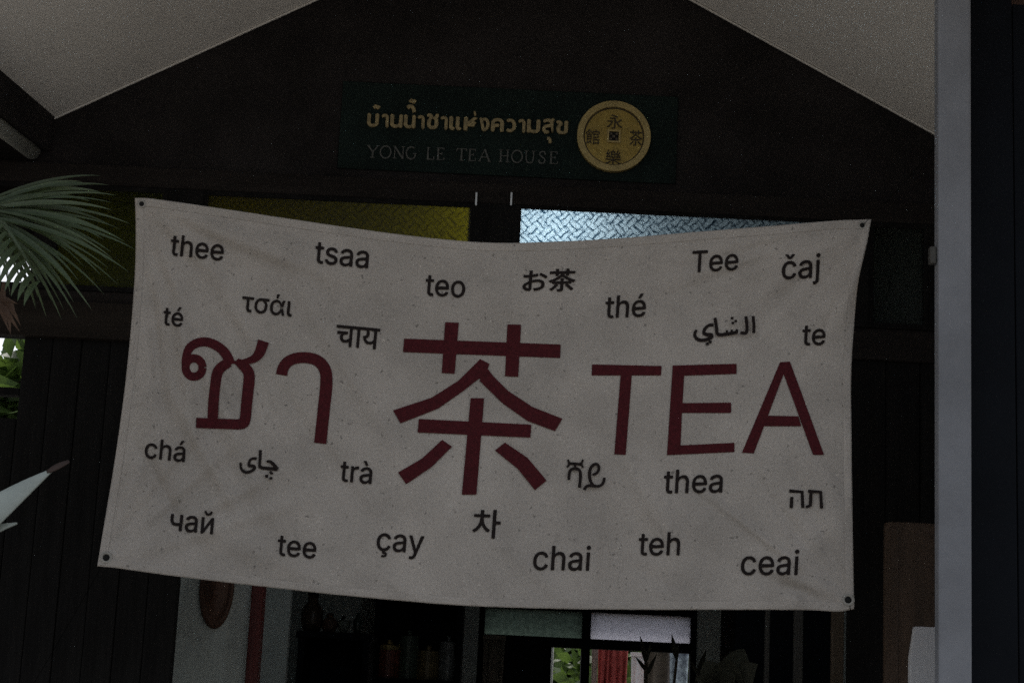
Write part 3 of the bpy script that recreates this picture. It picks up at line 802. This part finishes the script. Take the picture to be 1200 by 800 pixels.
def traced(polys, name, sc, ox, oy, mat, step=6):
    sh = []
    for kind, pts, wd in polys:
        if kind == 'poly': vs_, fs_ = [(ox + x / sc, oy + y / sc) for x, y in pts], [tuple(range(len(pts)))]
        else:
            q = smooth_path(pts, 2) if kind == 'curve' else pts
            if isinstance(wd, (list, tuple)) and kind == 'curve':
                n_ = len(q); wds = [wd[min(len(wd)-2, int(i / (n_-1) * (len(wd)-1)))] * (1 - ((i / (n_-1) * (len(wd)-1)) - min(len(wd)-2, int(i / (n_-1) * (len(wd)-1))))) + wd[min(len(wd)-2, int(i / (n_-1) * (len(wd)-1))) + 1] * ((i / (n_-1) * (len(wd)-1)) - min(len(wd)-2, int(i / (n_-1) * (len(wd)-1)))) for i in range(n_)]
            else: wds = wd
            vs_, fs_ = stroke2d(q, wds)
            vs_ = [(ox + x / sc, oy + y / sc) for x, y in vs_]
        sh.append(refine(vs_, fs_, step))
    return printed(sh, name, mat, bold=.35 if name == 'printed_word' else 0)
RED, BLK = M['print_red'], M['print_black']
# the large character in the middle
traced([('poly', [(117,110),(755,134),(753,189),(112,165)], 0), ('poly', [(284,43),(340,45),(323,253),(270,250)], 0), ('poly', [(538,52),(594,53),(582,266),(528,263)], 0),
        ('poly', [(427,193),(465,213),(455,240),(428,268),(360,322),(255,395),(102,455),(72,402),(230,350),(340,280)], 0),
        ('poly', [(452,225),(480,262),(540,322),(640,388),(762,436),(732,487),(620,445),(520,375),(425,283),(428,240)], 0),
        ('poly', [(177,437),(635,460),(632,513),(172,492)], 0), ('poly', [(388,352),(443,353),(412,745),(352,745)], 0),
        ('poly', [(272,522),(312,550),(230,632),(125,703),(92,655),(190,598)], 0), ('poly', [(528,533),(620,595),(698,688),(650,727),(580,640),(487,565)], 0)],
       'large_character', 3.479, 440, 365, RED)
traced([('poly', [(92,65),(408,72),(405,115),(90,115)], 0), ('poly', [(222,110),(273,110),(245,475),(193,472)], 0)], 'large_letter', 3.871, 670, 410, RED)
traced([('poly', [(458,70),(748,62),(748,108),(510,116),(503,240),(723,238),(723,285),(500,285),(494,432),(738,420),(738,462),(432,476)], 0)], 'large_letter', 3.871, 670, 410, RED)
traced([('poly', [(945,55),(990,52),(968,92),(826,468),(772,465)], 0), ('poly', [(950,56),(990,52),(1145,475),(1095,475),(957,97)], 0), ('poly', [(885,297),(1028,300),(1042,345),(865,345)], 0)], 'large_letter', 3.871, 670, 410, RED)
circ = [(137 + 50 * math.cos(a_ * math.pi / 12), 302 + 54 * math.sin(a_ * math.pi / 12)) for a_ in range(25)]
traced([('line', circ, 48), ('curve', [(88,310),(86,255),(105,185),(165,152),(225,152),(290,185),(330,230),(350,285)], [44,48,52,54,58,60]),
        ('curve', [(345,270),(300,295),(272,330),(262,400),(250,500),(246,610)], [52,60,62,62,62,60]), ('line', [(150,626),(250,630),(400,635)], 60),
        ('curve', [(385,635),(430,632),(438,600),(448,480),(464,350),(448,310),(385,262)], [60,62,64,66,66,60,30]),
        ('curve', [(365,272),(420,270),(480,258),(520,225),(545,148)], [14,24,44,62,68])], 'large_letter', 5, 200, 370, RED)
traced([('curve', [(650,346),(658,300),(700,254),(785,240),(865,258),(910,315),(914,390),(905,480),(876,746)], [68,66,64,64,66,70,72,72,72])], 'large_letter', 5, 200, 370, RED)
# small scripts traced stroke by stroke
word('चाय', 393, 443.5, 407, font=None, h=24)
traced([('curve', [(490,275),(440,262),(370,290),(345,370),(345,410),(400,405),(460,420),(450,470),(370,520),(290,535),(220,500),(190,430),(190,350)], [40,40,36,36,46,48,46,44,44,46,40,34,30]),
        ('curve', [(565,115),(560,250),(545,400),(560,440),(700,455),(880,472)], [44,42,42,48,50,54]), ('curve', [(680,325),(740,320),(800,370),(885,472)], [26,40,56,50]),
        ('line', [(740,520),(788,560)], 40), ('line', [(655,600),(705,600)], 46), ('line', [(735,640),(785,640)], 42)], 'printed_word', 16, 270, 520, BLK)
traced([('curve', [(430,250),(370,245),(310,300),(290,365),(340,385),(415,385),(400,430),(320,460),(240,465),(180,430),(165,370),(195,320)], [34,34,34,36,44,46,42,40,40,38,32,24]),
        ('line', [(330,515),(365,512)], 32), ('line', [(370,487),(405,483)], 32),
        ('curve', [(455,150),(475,270),(480,370),(520,390),(650,372),(770,350)], [36,36,36,40,40,36]), ('line', [(620,325),(620,375)], 26), ('line', [(690,315),(692,365)], 26), ('line', [(762,310),(762,360)], 28),
        ('line', [(680,152),(712,152)], 28), ('line', [(690,222),(720,220)], 28), ('line', [(732,196),(762,194)], 28),
        ('curve', [(890,130),(905,250),(905,345),(880,368),(815,358)], [38,38,38,40,36]), ('line', [(990,125),(1003,250),(1000,360)], 36)], 'printed_word', 12, 800, 360, BLK)
traced([('line', [(150,235),(365,250)], 34), ('line', [(140,180),(165,235),(130,295)], 26), ('line', [(375,180),(350,245),(375,300)], 26), ('line', [(255,245),(252,315)], 30),
        ('curve', [(155,490),(160,380),(190,325),(250,315),(320,330),(342,400),(322,610)], [36,36,38,38,38,40,42]),
        ('curve', [(530,415),(590,390),(630,330),(615,255),(560,240),(500,290),(470,390),(490,520),(540,590),(620,595),(690,560),(712,460)], [36,36,36,36,36,38,42,40,36,36,36,34]),
        ('curve', [(560,590),(470,580),(430,590),(395,645)], [36,38,40,36])], 'printed_word', 13.33, 655, 525, BLK)
# Hebrew pair
traced([('line', [(663,437),(700,440),(702,486)], 8), ('line', [(670,455),(668,486)], 8), ('line', [(718,438),(754,440),(757,488)], 8), ('line', [(726,440),(724,480),(712,484)], 8)], 'printed_word', 2.5, 660, 400, BLK)

# eyelets and tie cords
for (px, py, ex, ey, tie) in ((166, 239, 0, 0, (wx(52, 200), YW - .04, wz(52, 222))), (1010.5, 264, 0, 0, (xa + .004, YPO + .03, P(1097, 246, YPO).z)),
                         (994, 702.5, 0, 0, (ya + .003, YPO + .03, P(1097, 760, YPO).z - .35)), (124.5, 653, 0, 0, (wl.x + .05, YW - .012, P(60, 800, YW).z - .3))):
    c_ = S(px, py, .003)
    vs = []; fs = []; K = 20
    for j in range(K):
        a_ = 2 * math.pi * j / K
        for rr, h in ((.0055, .0), (.0065, .0016), (.0095, .0016), (.0105, .0)) if py < 400 else ((.0075, .0), (.0085, .002), (.013, .002), (.0145, .0)):
            vs.append(c_ + Vector((rr * math.cos(a_), -h, rr * math.sin(a_))))
    for j in range(K):
        n_ = (j + 1) % K
        for q in range(3): fs.append((j*4+q, j*4+q+1, n_*4+q+1, n_*4+q))
    g = MB(); g.add(vs, fs); g.build('eyelet', M['grommet'], ban, smooth=True)
    kk = 1 if py < 400 else 1.35; g = MB(); g.lathe([(.0057 * kk, -.002), (.0057 * kk, .0008), (.003 * kk, .003)], c_, 14, 'y'); g.build('knot', M['hole'], ban)
CORDS = (((166, 239), (wx(52, 200), YW - .045, wz(52, 222)), 'upper left'), ((1010.5, 264), None, 'upper right'), ((994, 702.5), None, 'lower right'), ((124.5, 653), (wl.x + .05, YW - .012, 1.5), 'lower left'))
for (px, py), end, w_ in CORDS:
    c_ = S(px, py, .002)
    if end is None:
        end = (xa - .001, YPO + .02, 2.9) if w_ == 'upper right' else ((xa + ya) / 2 - .001, YPO + .02, 1.25)
    e_ = Vector(end); mid = c_.lerp(e_, .5) + Vector((0, 0, -.008))
    g = MB(); g.tube([c_ + Vector((0, .004, 0)), c_.lerp(e_, .25) + Vector((0, 0, -.006)), mid, c_.lerp(e_, .75) + Vector((0, 0, -.006)), e_], .0007, 6)
    tag(g.build('tie_cord', M['cord'], smooth=True), 'thin dark cord tied to the %s corner of the banner' % w_, 'cord', 'cords holding the banner')

# ------------------------------------------------------------------ lamp behind the transom lights
YLm = YW + .17
lc = P(640, 290, YLm)
lamp = thing('pendant_lamp', (lc.x, YLm, lc.z), 'lit lamp behind the bright patterned glass over the doors', 'lamp')
em = bpy.data.materials.new('lamp_glow'); em.use_nodes = True
t = em.node_tree; t.nodes.remove(t.nodes['Principled BSDF'])
e = t.nodes.new('ShaderNodeEmission'); e.inputs[0].default_value = (.88, .96, 1.0, 1); e.inputs[1].default_value = 27
t.links.new(e.outputs[0], t.nodes['Material Output'].inputs[0])
g = MB(); g.lathe([(.010, -.05), (.032, -.03), (.040, 0), (.034, .03), (.016, .06)], lc, 20); g.build('bulb', em, lamp, smooth=True)
g = MB(); g.tube([lc + Vector((0, 0, .06)), (lc.x, lc.y, zc)], .006, 6); g.build('flex', M['cord'], lamp)
g = MB(); g.lathe([(.018, .055), (.02, .06), (.02, .1), (.008, .11)], lc, 16); g.build('socket', M['black'], lamp)

# ------------------------------------------------------------------ things inside the room
# carved oval plaque on the partition
pc = P(254.5, 688, YP - .002)
pl = thing('oval_plaque', (pc.x, YP - .002, pc.z - .12), 'dark brown oval carved plaque hanging on the grey green partition', 'plaque')
kx = YP / F
vs = []; fs = []; K = 32; prof = [(1.0, .0), (1.0, .012), (.86, .02), (.8, .014), (.5, .028), (.2, .034)]
for r_, h in prof:
    for j in range(K):
        a_ = 2 * math.pi * j / K
        vs.append((pc.x + 20 * kx * r_ * math.cos(a_), YP - .002 - h, pc.z + 48 * kx * r_ * math.sin(a_)))
for i in range(len(prof) - 1):
    for j in range(K): fs.append((i*K+j, i*K+(j+1) % K, (i+1)*K+(j+1) % K, (i+1)*K+j))
fs.append(tuple((len(prof)-1)*K + j for j in range(K)))
g = MB(); g.add(vs, fs); g.build('carved_face', M['plaque'], pl, smooth=True)
g = MB(); g.lathe([(.01, 0), (.01, .012), (.004, .016)], (pc.x, YP - .034, pc.z - .02), 12, 'y'); g.build('boss', M['plaque'], pl)

def cabinet(x0, x1, y0, y1, z1, label, shelves, mat=M['black']):
    c = thing('cabinet', ((x0 + x1) / 2, (y0 + y1) / 2, FL + .011), label, 'cabinet')
    zz = FL + .011
    for a_, b_, n_ in (((x0, y0, zz), (x0 + .03, y1, z1), 'side_panel'), ((x1 - .03, y0, zz), (x1, y1, z1), 'side_panel'), ((x0 + .03, y1 - .02, zz), (x1 - .03, y1, z1), 'back_panel'),
                       ((x0 - .01, y0 - .01, z1), (x1 + .01, y1, z1 + .03), 'top')):
        m = MB(); m.box(a_, b_); m.build(n_, mat, c, bevel=.003)
    for z in shelves:
        m = MB(); m.box((x0 + .03, y0 + .005, z), (x1 - .03, y1 - .02, z + .025)); m.build('shelf', mat, c)
    return c
x0, x1 = P(438, 740, 9.3).x, P(542, 740, 9.3).x
cabinet(x0, x1, 9.3, 9.7, 2.9, 'tall black cabinet in the dark room below the middle of the banner', [.6, 1.0, 1.4, 1.8, 2.2, 2.6])
x0, x1 = P(350, 740, 8.6).x, P(434, 740, 8.6).x
zt = P(390, 748, 8.6).z
cabinet(x0, x1, 8.6, 8.95, zt, 'low black cabinet with jars on top left of the tall black cabinet', [.6, 1.0, 1.4])
for i, (px, h, r_, nm, lb) in enumerate(((364, .17, .05, 'tea_jar', 'wide brown jar standing first from left on the low cabinet'), (385, .09, .035, 'teapot', 'small squat clay pot between jars on the low cabinet'),
                                 (402, .06, .03, 'tea_bowl', 'small pale bowl right of the squat pot on the low cabinet'), (418, .10, .02, 'bottle', 'slim dark green bottle at the right end of the low cabinet'))):
    c_ = P(px, 748, 8.72); c_.z = zt + .0305
    th = thing(nm, c_, lb, 'jar' if i == 0 else ('pot' if i == 1 else ('bowl' if i == 2 else 'bottle')))
    m = MB()
    if i == 2: m.lathe([(r_ * .5, 0), (r_ * .9, h * .5), (r_ * 1.05, h), (r_ * .9, h), (r_ * .6, h * .3)], c_, 16)
    else: m.lathe([(r_ * .7, 0), (r_, h * .25), (r_, h * .6), (r_ * .45, h * .82), (r_ * .5, h)], c_, 16)
    m.build('body', M['jar%d' % i], th, smooth=True)
    if i == 1:
        m = MB(); m.tube([c_ + Vector((r_ * .8, 0, h * .4)), c_ + Vector((r_ * 1.5, 0, h * .6)), c_ + Vector((r_ * 1.9, 0, h * .9))], [.012, .008, .006], 8); m.build('spout', M['black'], th)
    if i == 0:
        m = MB(); m.lathe([(r_ * .55, h), (r_ * .5, h + .015), (r_ * .15, h + .022), (r_ * .15, h + .035)], c_, 16); m.build('lid', M['black'], th)

tin_x0, tin_x1 = P(446, 740, 9.45).x, P(538, 740, 9.45).x
TIN = (('tin with a brass lid', (.20, .06, .04), 'dull red', .062, .17), ('tin', (.08, .12, .09), 'dull green', .05, .22), ('tin', (.22, .17, .08), 'mustard', .055, .15), ('tin', (.20, .22, .22), 'pale grey', .045, .20))
for shelf_z, off_ in ((1.825, 0), (1.425, 2)):
    for q in range(4):
        nm_, c_, w_, r_, h_ = TIN[(q + off_) % 4]
        x_ = tin_x0 + (tin_x1 - tin_x0) * (q + .5) / 4
        mt = material('painted_tin', c_, .4, .3, 14)
        th = thing('tea_tin', (x_, 9.45, shelf_z), '%s tea tin on the %s shelf of the tall black cabinet' % (w_, 'upper' if off_ == 0 else 'lower'), 'tin', 'tea tins on the cabinet shelves')
        m = MB(); m.lathe([(r_, .0005), (r_, h_ * .82)], (x_, 9.45, shelf_z), 18); m.build('body', mt, th)
        m = MB(); m.lathe([(r_ * .95, h_ * .82), (r_ * .95, h_ * .96), (r_ * .2, h_), (r_ * .2, h_ + .02)], (x_, 9.45, shelf_z), 18); m.build('lid', M['goldrim'] if q == 0 else mt, th)
# slatted folding screen on the right of the doorway
YSl = 6.0
fsn = thing('slatted_screen', (P(940, 760, YSl).x, YSl, FL + .011), 'slatted wooden folding screen just inside the doorway at lower right', 'screen')
for px0, px1, mt, dy in ((897, 902, 'greyslat', .05), (931, 941, 'greyslat', .02), (975, 989, 'tan', 0), (1010, 1024, 'tan', 0)):
    a, b = P(px0, 760, YSl + dy), P(px1, 760, YSl + dy)
    m = MB(); m.box((a.x, YSl + dy, FL + .011), (b.x, YSl + dy + .03, 2.6)); m.build('slat', M[mt], fsn, bevel=.003)
a, b = P(895, 760, YSl), P(1026, 760, YSl)
for z in (.3, 2.45):
    m = MB(); m.box((a.x, YSl + .031, z), (b.x, YSl + .05, z + .06)); m.build('cross_rail', M['greyslat'], fsn)
# dark tall cupboard behind the screen
x0, x1 = P(858, 740, 7.6).x, P(1010, 740, 7.6).x
cp = thing('cupboard', ((x0 + x1) / 2, 7.8, FL + .011), 'dark cupboard behind the slatted screen at lower right', 'cupboard')
m = MB(); m.box((x0, 7.6, FL + .011), (x1, 8.0, 2.7)); m.build('carcass', M['darkwood'], cp, bevel=.004)
for i in range(2):
    xa_ = x0 + (x1 - x0) * i / 2; m = MB(); m.box((xa_ + .01, 7.58, FL + .05), (xa_ + (x1 - x0) / 2 - .01, 7.599, 2.66)); d_ = m.build('door', M['black'], cp, bevel=.003)
    m = MB(); m.box((xa_ + (x1 - x0) * (.44 if i == 0 else .04), 7.56, 1.3), (xa_ + (x1 - x0) * (.455 if i == 0 else .055), 7.579, 1.5)); m.build('handle', M['metal'], d_)

# potted plants in the room: stalks with upright leaves
def pot_plant(x, y, zpot, leaves, label, mat, potmat=M['terracotta'], stand=True, name='potted_plant'):
    t_ = thing(name, (x, y, FL + .011), label, 'plant')
    z0_ = FL + .011
    m = MB(); m.lathe([(.10, 0), (.13, .12), (.15, .28), (.165, .30), (.15, .30), (.14, .25)], (x, y, z0_), 20); m.build('pot', potmat, t_, smooth=True)
    m = MB(); m.tube([(x, y, z0_ + .2), (x + .01, y, (z0_ + zpot) / 2 + .1), (x, y, zpot)], [.014, .011, .008], 8); m.build('stem', M['bark'], t_, smooth=True)
    for (p0_, p1_, p2_, wd) in leaves:
        m = MB(); m.blade(p0_, p1_, p2_, wd, seg=7); m.build('leaf', mat, t_, smooth=True)
    return t_
YI = 8.0
hub = P(757, 775, YI)
lv = []
for (tx, ty, wd, bx_, by_) in ((750, 744, .022, 757, 775), (763, 752, .016, 757, 775), (787, 742, .024, 793, 772), (744, 768, .018, 757, 785), (770, 765, .018, 758, 790), (795, 752, .014, 793, 772), (828, 760, .024, 818, 790), (838, 775, .02, 818, 790), (808, 772, .018, 818, 790)):
    p0_ = P(bx_, by_, YI); p2_ = P(tx, ty, YI + random.uniform(-.1, .1)); lv.append((p0_, p0_.lerp(p2_, .5) + Vector((0, .01, .0)), p2_, wd))
pp_ = pot_plant(hub.x, YI, hub.z, lv, 'dark stalky plant silhouetted against the white frosted pane', M['indoorleaf'])
for (bx_, by_) in ((793, 772), (818, 790)):
    p_ = P(bx_, by_, YI); m = MB(); m.tube([(hub.x + .02, YI, 1.0), ((hub.x + p_.x) / 2 + .03, YI, 1.5), tuple(p_)], [.01, .008, .006], 6); m.build('branch', M['bark'], pp_)
# big-leaved olive plant in front of the cupboard
YO = 7.2
hub = P(846, 830, YO); lv = []
for (tx, ty, wd) in ((872, 760, .13), (850, 770, .14), (825, 775, .12), (888, 778, .11), (838, 790, .15), (862, 792, .16), (815, 795, .10)):
    p2_ = P(tx, ty, YO + random.uniform(-.15, .05)); lv.append((hub, hub.lerp(p2_, .6) + Vector((0, -.03, .05)), p2_, wd))
pot_plant(hub.x, YO, hub.z, lv, 'broad leaved olive green plant inside, right of the back doorway', M['olive'])

# ------------------------------------------------------------------ behind the back doorway: hanging cloths and the garden
def cloth(px0, px1, pytop, Y, mat, name, label, cat, zbot=.9, amp=.018, n=5, extra=()):
    a, b = P(px0, pytop, Y), P(px1, pytop, Y)
    t_ = thing(name, ((a.x + b.x) / 2, Y, zbot), label, cat)
    vs = []; fs = []; NX, NZ = 36, 14
    for j in range(NZ + 1):
        for i in range(NX + 1):
            u = i / NX; v = j / NZ
            vs.append((a.x + (b.x - a.x) * u + .006 * math.sin(v * 5 + u * 9), Y + amp * math.sin(u * n * 2 * math.pi + v * .8) * (.5 + v * .5), a.z + (zbot - a.z) * v))
    for j in range(NZ):
        for i in range(NX): q = j * (NX + 1) + i; fs.append((q, q + NX + 1, q + NX + 2, q + 1))
    m = MB(); m.add(vs, fs); m.build('fabric', mat, t_, smooth=True, thick=.002)
    m = MB(); m.box((a.x - .004, Y - .012, a.z - .01), (b.x + .004, Y + .012, a.z + .012)); m.build('top_hem', mat, t_)
    return t_
cloth(694, 701, 752, 10.55, M['pinkcloth'], 'hanging_cloth', 'narrow pinkish grey cloth hanging left of the red curtain', 'cloth', n=1, amp=.01)
cloth(701.5, 736, 752, 10.58, M['redcloth'], 'red_curtain', 'red patterned curtain hanging in the back doorway', 'curtain')
cloth(740, 758, 766, 11.0, M['whitecloth'], 'hanging_cloth', 'white cloth hanging right of the red curtain', 'cloth', n=2, amp=.01)
cloth(756, 786, 757, 10.5, M['browncloth'], 'hanging_garment', 'dull brown garment hanging in the back doorway', 'garment', n=2)
cloth(785, 807, 757, 10.45, M['bluecloth'], 'hanging_cloth', 'navy cloth patterned white and turquoise at the right of the back doorway', 'cloth', n=2, amp=.01)
cloth(567, 592, 746, 9.9, M['greycloth'], 'hanging_garment', 'grey brown garment hanging on the dark left leaf of the back doorway', 'garment', n=2)
zr_ = P(740, 750, 10.5).z
rail = thing('clothes_rail', (.9, 10.52, 0), 'metal rail carrying the cloths outside the back doorway', 'rail')
for x in (.30, 1.25):
    m = MB(); m.tube([(x, 10.52, 0), (x, 10.52, zr_ + .06)], .012, 8); m.build('upright', M['metal'], rail)
m = MB(); m.tube([(.30, 10.52, zr_ + .05), (1.25, 10.52, zr_ + .05)], .009, 8); m.build('bar', M['metal'], rail)

def foliage(name, c, rx, ry, rz, n, size, label, mat, trunk_h, cat='tree', group=None, seed=1, inner=.25):
    rnd = random.Random(seed)
    t_ = thing(name, (c[0], c[1], 0), label, cat, group)
    m = MB()
    c = Vector(c)
    clumps = [(Vector((rnd.gauss(0, .5) * rx, rnd.gauss(0, .5) * ry, rnd.gauss(0, .5) * rz)), rnd.uniform(.25, .5)) for _ in range(26)]
    for _ in range(n):
        cc, r_ = rnd.choice(clumps)
        p = c + cc + Vector((rnd.gauss(0, 1) * rx * r_ * .5, rnd.gauss(0, 1) * ry * r_ * .5, rnd.gauss(0, 1) * rz * r_ * .5))
        d = Vector((rnd.gauss(0, 1), rnd.gauss(0, 1), rnd.gauss(-.2, .7))).normalized(); s = size * rnd.uniform(.6, 1.4)
        sd = d.cross(Vector((rnd.gauss(0, 1), rnd.gauss(0, 1), rnd.gauss(0, 1)))).normalized() * s * .28
        m.add([p, p + d * s * .5 + sd, p + d * s, p + d * s * .5 - sd], [(0, 1, 2, 3)])
    m.build('crown', mat, t_)
    m = MB(); m.tube([(c.x, c.y, 0), (c.x + .05, c.y, trunk_h * .5), (c.x, c.y, c.z)], [.09, .07, .04], 10)
    for q in range(6):
        cc, _r = clumps[q]; m.tube([(c.x, c.y, trunk_h * .8), tuple(c + cc * .6), tuple(c + cc)], [.035, .02, .01], 6)
    m.build('trunk', M['bark'], t_)
    return t_
ga_ = 'garden trees behind the tea house'
foliage('garden_shrub', (.1, 13.4, 1.5), .7, .5, 1.0, 3000, .16, 'bright green shrub seen left of the mullion in the back doorway', M['leaf'], .6, 'shrub', seed=3)
foliage('garden_tree', (.9, 16.5, 2.6), 1.4, 1.0, 1.6, 5000, .18, 'green tree behind the hanging cloths in the back doorway', M['leaf'], 1.6, 'tree', ga_, seed=4)
foliage('garden_tree', (-1.1, 17.5, 2.8), 1.2, 1.0, 1.6, 4000, .18, 'dark tree farther off in the garden behind the doorway', M['leafdark'], 1.6, 'tree', ga_, seed=5)
cc = P(-10, 430, 9.0)
foliage('garden_tree', (cc.x - .35, 9.0, cc.z - .35), .75, .7, .8, 2600, .20, 'bright green tree seen through the opening at the left edge', M['leaf'], 1.6, 'tree', ga_, seed=6)
m = MB(); m.box((-9, 21, 0), (9, 21.2, 2.2)); o = m.build('garden_wall', M['concrete']); tag(o, 'pale garden wall at the far back behind the trees', 'wall')

# ------------------------------------------------------------------ porch plants at the left edge
YPm = 3.6
hubp = P(-34, 246, YPm)
trx = P(-190, 500, YPm).x
palm = thing('fan_palm', (trx, YPm, FL), 'dusty green fan palm reaching in at the left edge beside the banner', 'palm')
m = MB(); m.lathe([(.13, 0), (.17, .15), (.20, .36), (.215, .38), (.20, .38), (.18, .3)], (trx, YPm, FL), 24); m.build('pot', M['terracotta'], palm, smooth=True)
m = MB(); m.tube([(trx, YPm, FL + .3), (trx + .02, YPm, 1.2), (trx - .01, YPm, 2.0)], [.055, .05, .045], 10); m.build('trunk', M['bark'], palm, smooth=True)
m = MB(); m.tube([(trx - .01, YPm, 1.95), (trx + .04, YPm - .02, 2.25), tuple(hubp.lerp(Vector((trx, YPm, 2.35)), .3)), tuple(hubp)], [.012, .01, .009, .008], 8); m.build('leaf_stalk', M['palm'], palm)
tips = [(118, 206), (128, 217), (136, 229), (131, 246), (152, 262), (140, 268), (158, 292), (146, 283), (150, 318), (132, 303), (138, 333), (118, 322), (107, 362), (122, 345), (90, 372), (98, 350), (72, 374), (80, 356), (54, 371), (42, 362), (60, 352), (30, 350), (12, 346), (-4, 350), (-20, 350), (96, 213), (106, 236), (100, 285)]
rp = random.Random(11)
more_ = []
for (ax1, ay1), (ax2, ay2) in zip(tips[:24], tips[1:25]):
    f_ = rp.uniform(.8, 1.0); mx_, my_ = (ax1 + ax2) / 2, (ay1 + ay2) / 2
    more_.append((-34 + (mx_ + 34) * f_, 246 + (my_ - 246) * f_ ))
tips += more_
for i, (tx, ty) in enumerate(tips):
    Yt = YPm + rp.uniform(-.12, .18)
    p2_ = P(tx, ty, Yt)
    hb = hubp + Vector((rp.uniform(-.008, .008), rp.uniform(-.01, .01), rp.uniform(-.01, .01)))
    d = p2_ - hb
    mid = hb + d * .55 + Vector((0, 0, .035 + .05 * abs(d.z))) + Vector((.02, 0, 0))
    m = MB(); m.blade(hb, mid, p2_, rp.uniform(.007, .0125), nrm=(rp.uniform(-.2, .2), -1, .45 + rp.uniform(-.3, .3)), fold=.55, seg=12,
                      prof=lambda t: (min(1, .25 + t * 2.2)) * (1 - max(0, (t - .45) / .55) ** 1.3) + .03)
    m.build('leaflet', M[rp.choice(('palm', 'palm', 'palm_old', 'palm_pale'))], palm, smooth=True)
# second, feathered frond hanging lower
r0, r1, r2 = P(-30, 240, YPm - .15), P(5, 262, YPm - .15), P(46, 330, YPm - .12)
m = MB(); m.tube([r0, r1, P(24, 292, YPm - .15), r2], [.005, .004, .003, .0015], 6); m.build('leaf_rib', M['palm'], palm)
for i in range(9):
    t = i / 8; b_ = r1.lerp(r2, t) if t > .05 else r1
    tip = P(-14 + 60 * t - 18, 312 + 62 * t * .75, YPm - .2)
    m = MB(); m.blade(b_, b_.lerp(tip, .5) + Vector((-.004, -.01, .008)), tip, .013, fold=.5, seg=7, prof=lambda t: (min(1, .4 + t * 2)) * (1 - max(0, (t - .5) / .5) ** 1.4) + .03); m.build('leaflet', M['palm'], palm, smooth=True)
for i in range(12):   # withered brown strands at the heart of the palm
    b_ = P(rp.uniform(-25, 5), rp.uniform(330, 352), YPm + .1); tip = P(rp.uniform(-15, 24), rp.uniform(352, 398), YPm + .1)
    m = MB(); m.blade(b_, b_.lerp(tip, .5) + Vector((rp.uniform(-.02, .02), 0, .01)), tip, rp.uniform(.008, .014), seg=5); m.build('dry_leaf', M['dryleaf'], palm)
m = MB(); m.tube([(trx + .01, YPm + .05, 2.0), tuple(P(-70, 345, YPm + .1)), tuple(P(-12, 338, YPm + .1))], [.01, .008, .006], 6); m.build('dry_stalk', M['dryleaf'], palm)

# pale agave leaf with withered tip
YA = 3.4
ax_, az_ = P(-150, 690, YA).x, P(-150, 690, YA).z
ag = thing('agave_plant', (ax_, YA, FL), 'pale agave with one pointed brown tipped leaf at the left edge', 'plant')
m = MB(); m.box((ax_ - .15, YA - .15, FL), (ax_ + .15, YA + .15, az_ - .34)); m.build('pedestal', M['concrete'], ag, bevel=.01)
m = MB(); m.lathe([(.10, -.34), (.13, -.2), (.15, -.06), (.16, -.05), (.14, -.05)], (ax_, YA, az_), 20); m.build('pot', M['terracotta'], ag, smooth=True)
base_ = Vector((ax_, YA, az_ - .06))
tp_ = P(62, 549, YA)
ap = lambda t: (1 - t ** 1.6) * .98 + .02
m = MB(); m.blade(base_, P(-30, 612, YA - .02), tp_, .105, nrm=(.1, -1, .35), fold=.35, seg=14, prof=ap); m.build('leaf', M['paleleaf'], ag, smooth=True, thick=.004)
m = MB(); m.blade(P(55, 553, YA - .002), P(66, 547, YA - .002), P(81, 540, YA), .011, nrm=(.1, -1, .35), fold=.3, seg=6, prof=lambda t: .45 + .55 * math.sin(math.pi * t)); m.build('leaf_tip', M['tipbrown'], ag, smooth=True, thick=.002)
for (tx, ty, wd) in ((-60, 520, .1), (-150, 500, .1), (-240, 520, .1), (-290, 600, .1), (-70, 640, .09), (20, 612, .06)):
    p2_ = P(tx, ty, YA + random.uniform(-.1, .1))
    m = MB(); m.blade(base_, base_.lerp(p2_, .55) + Vector((0, -.02, .05)), p2_, wd, nrm=(.1, -1, .35), fold=.35, seg=12, prof=ap); m.build('leaf', M['paleleaf'], ag, smooth=True, thick=.004)
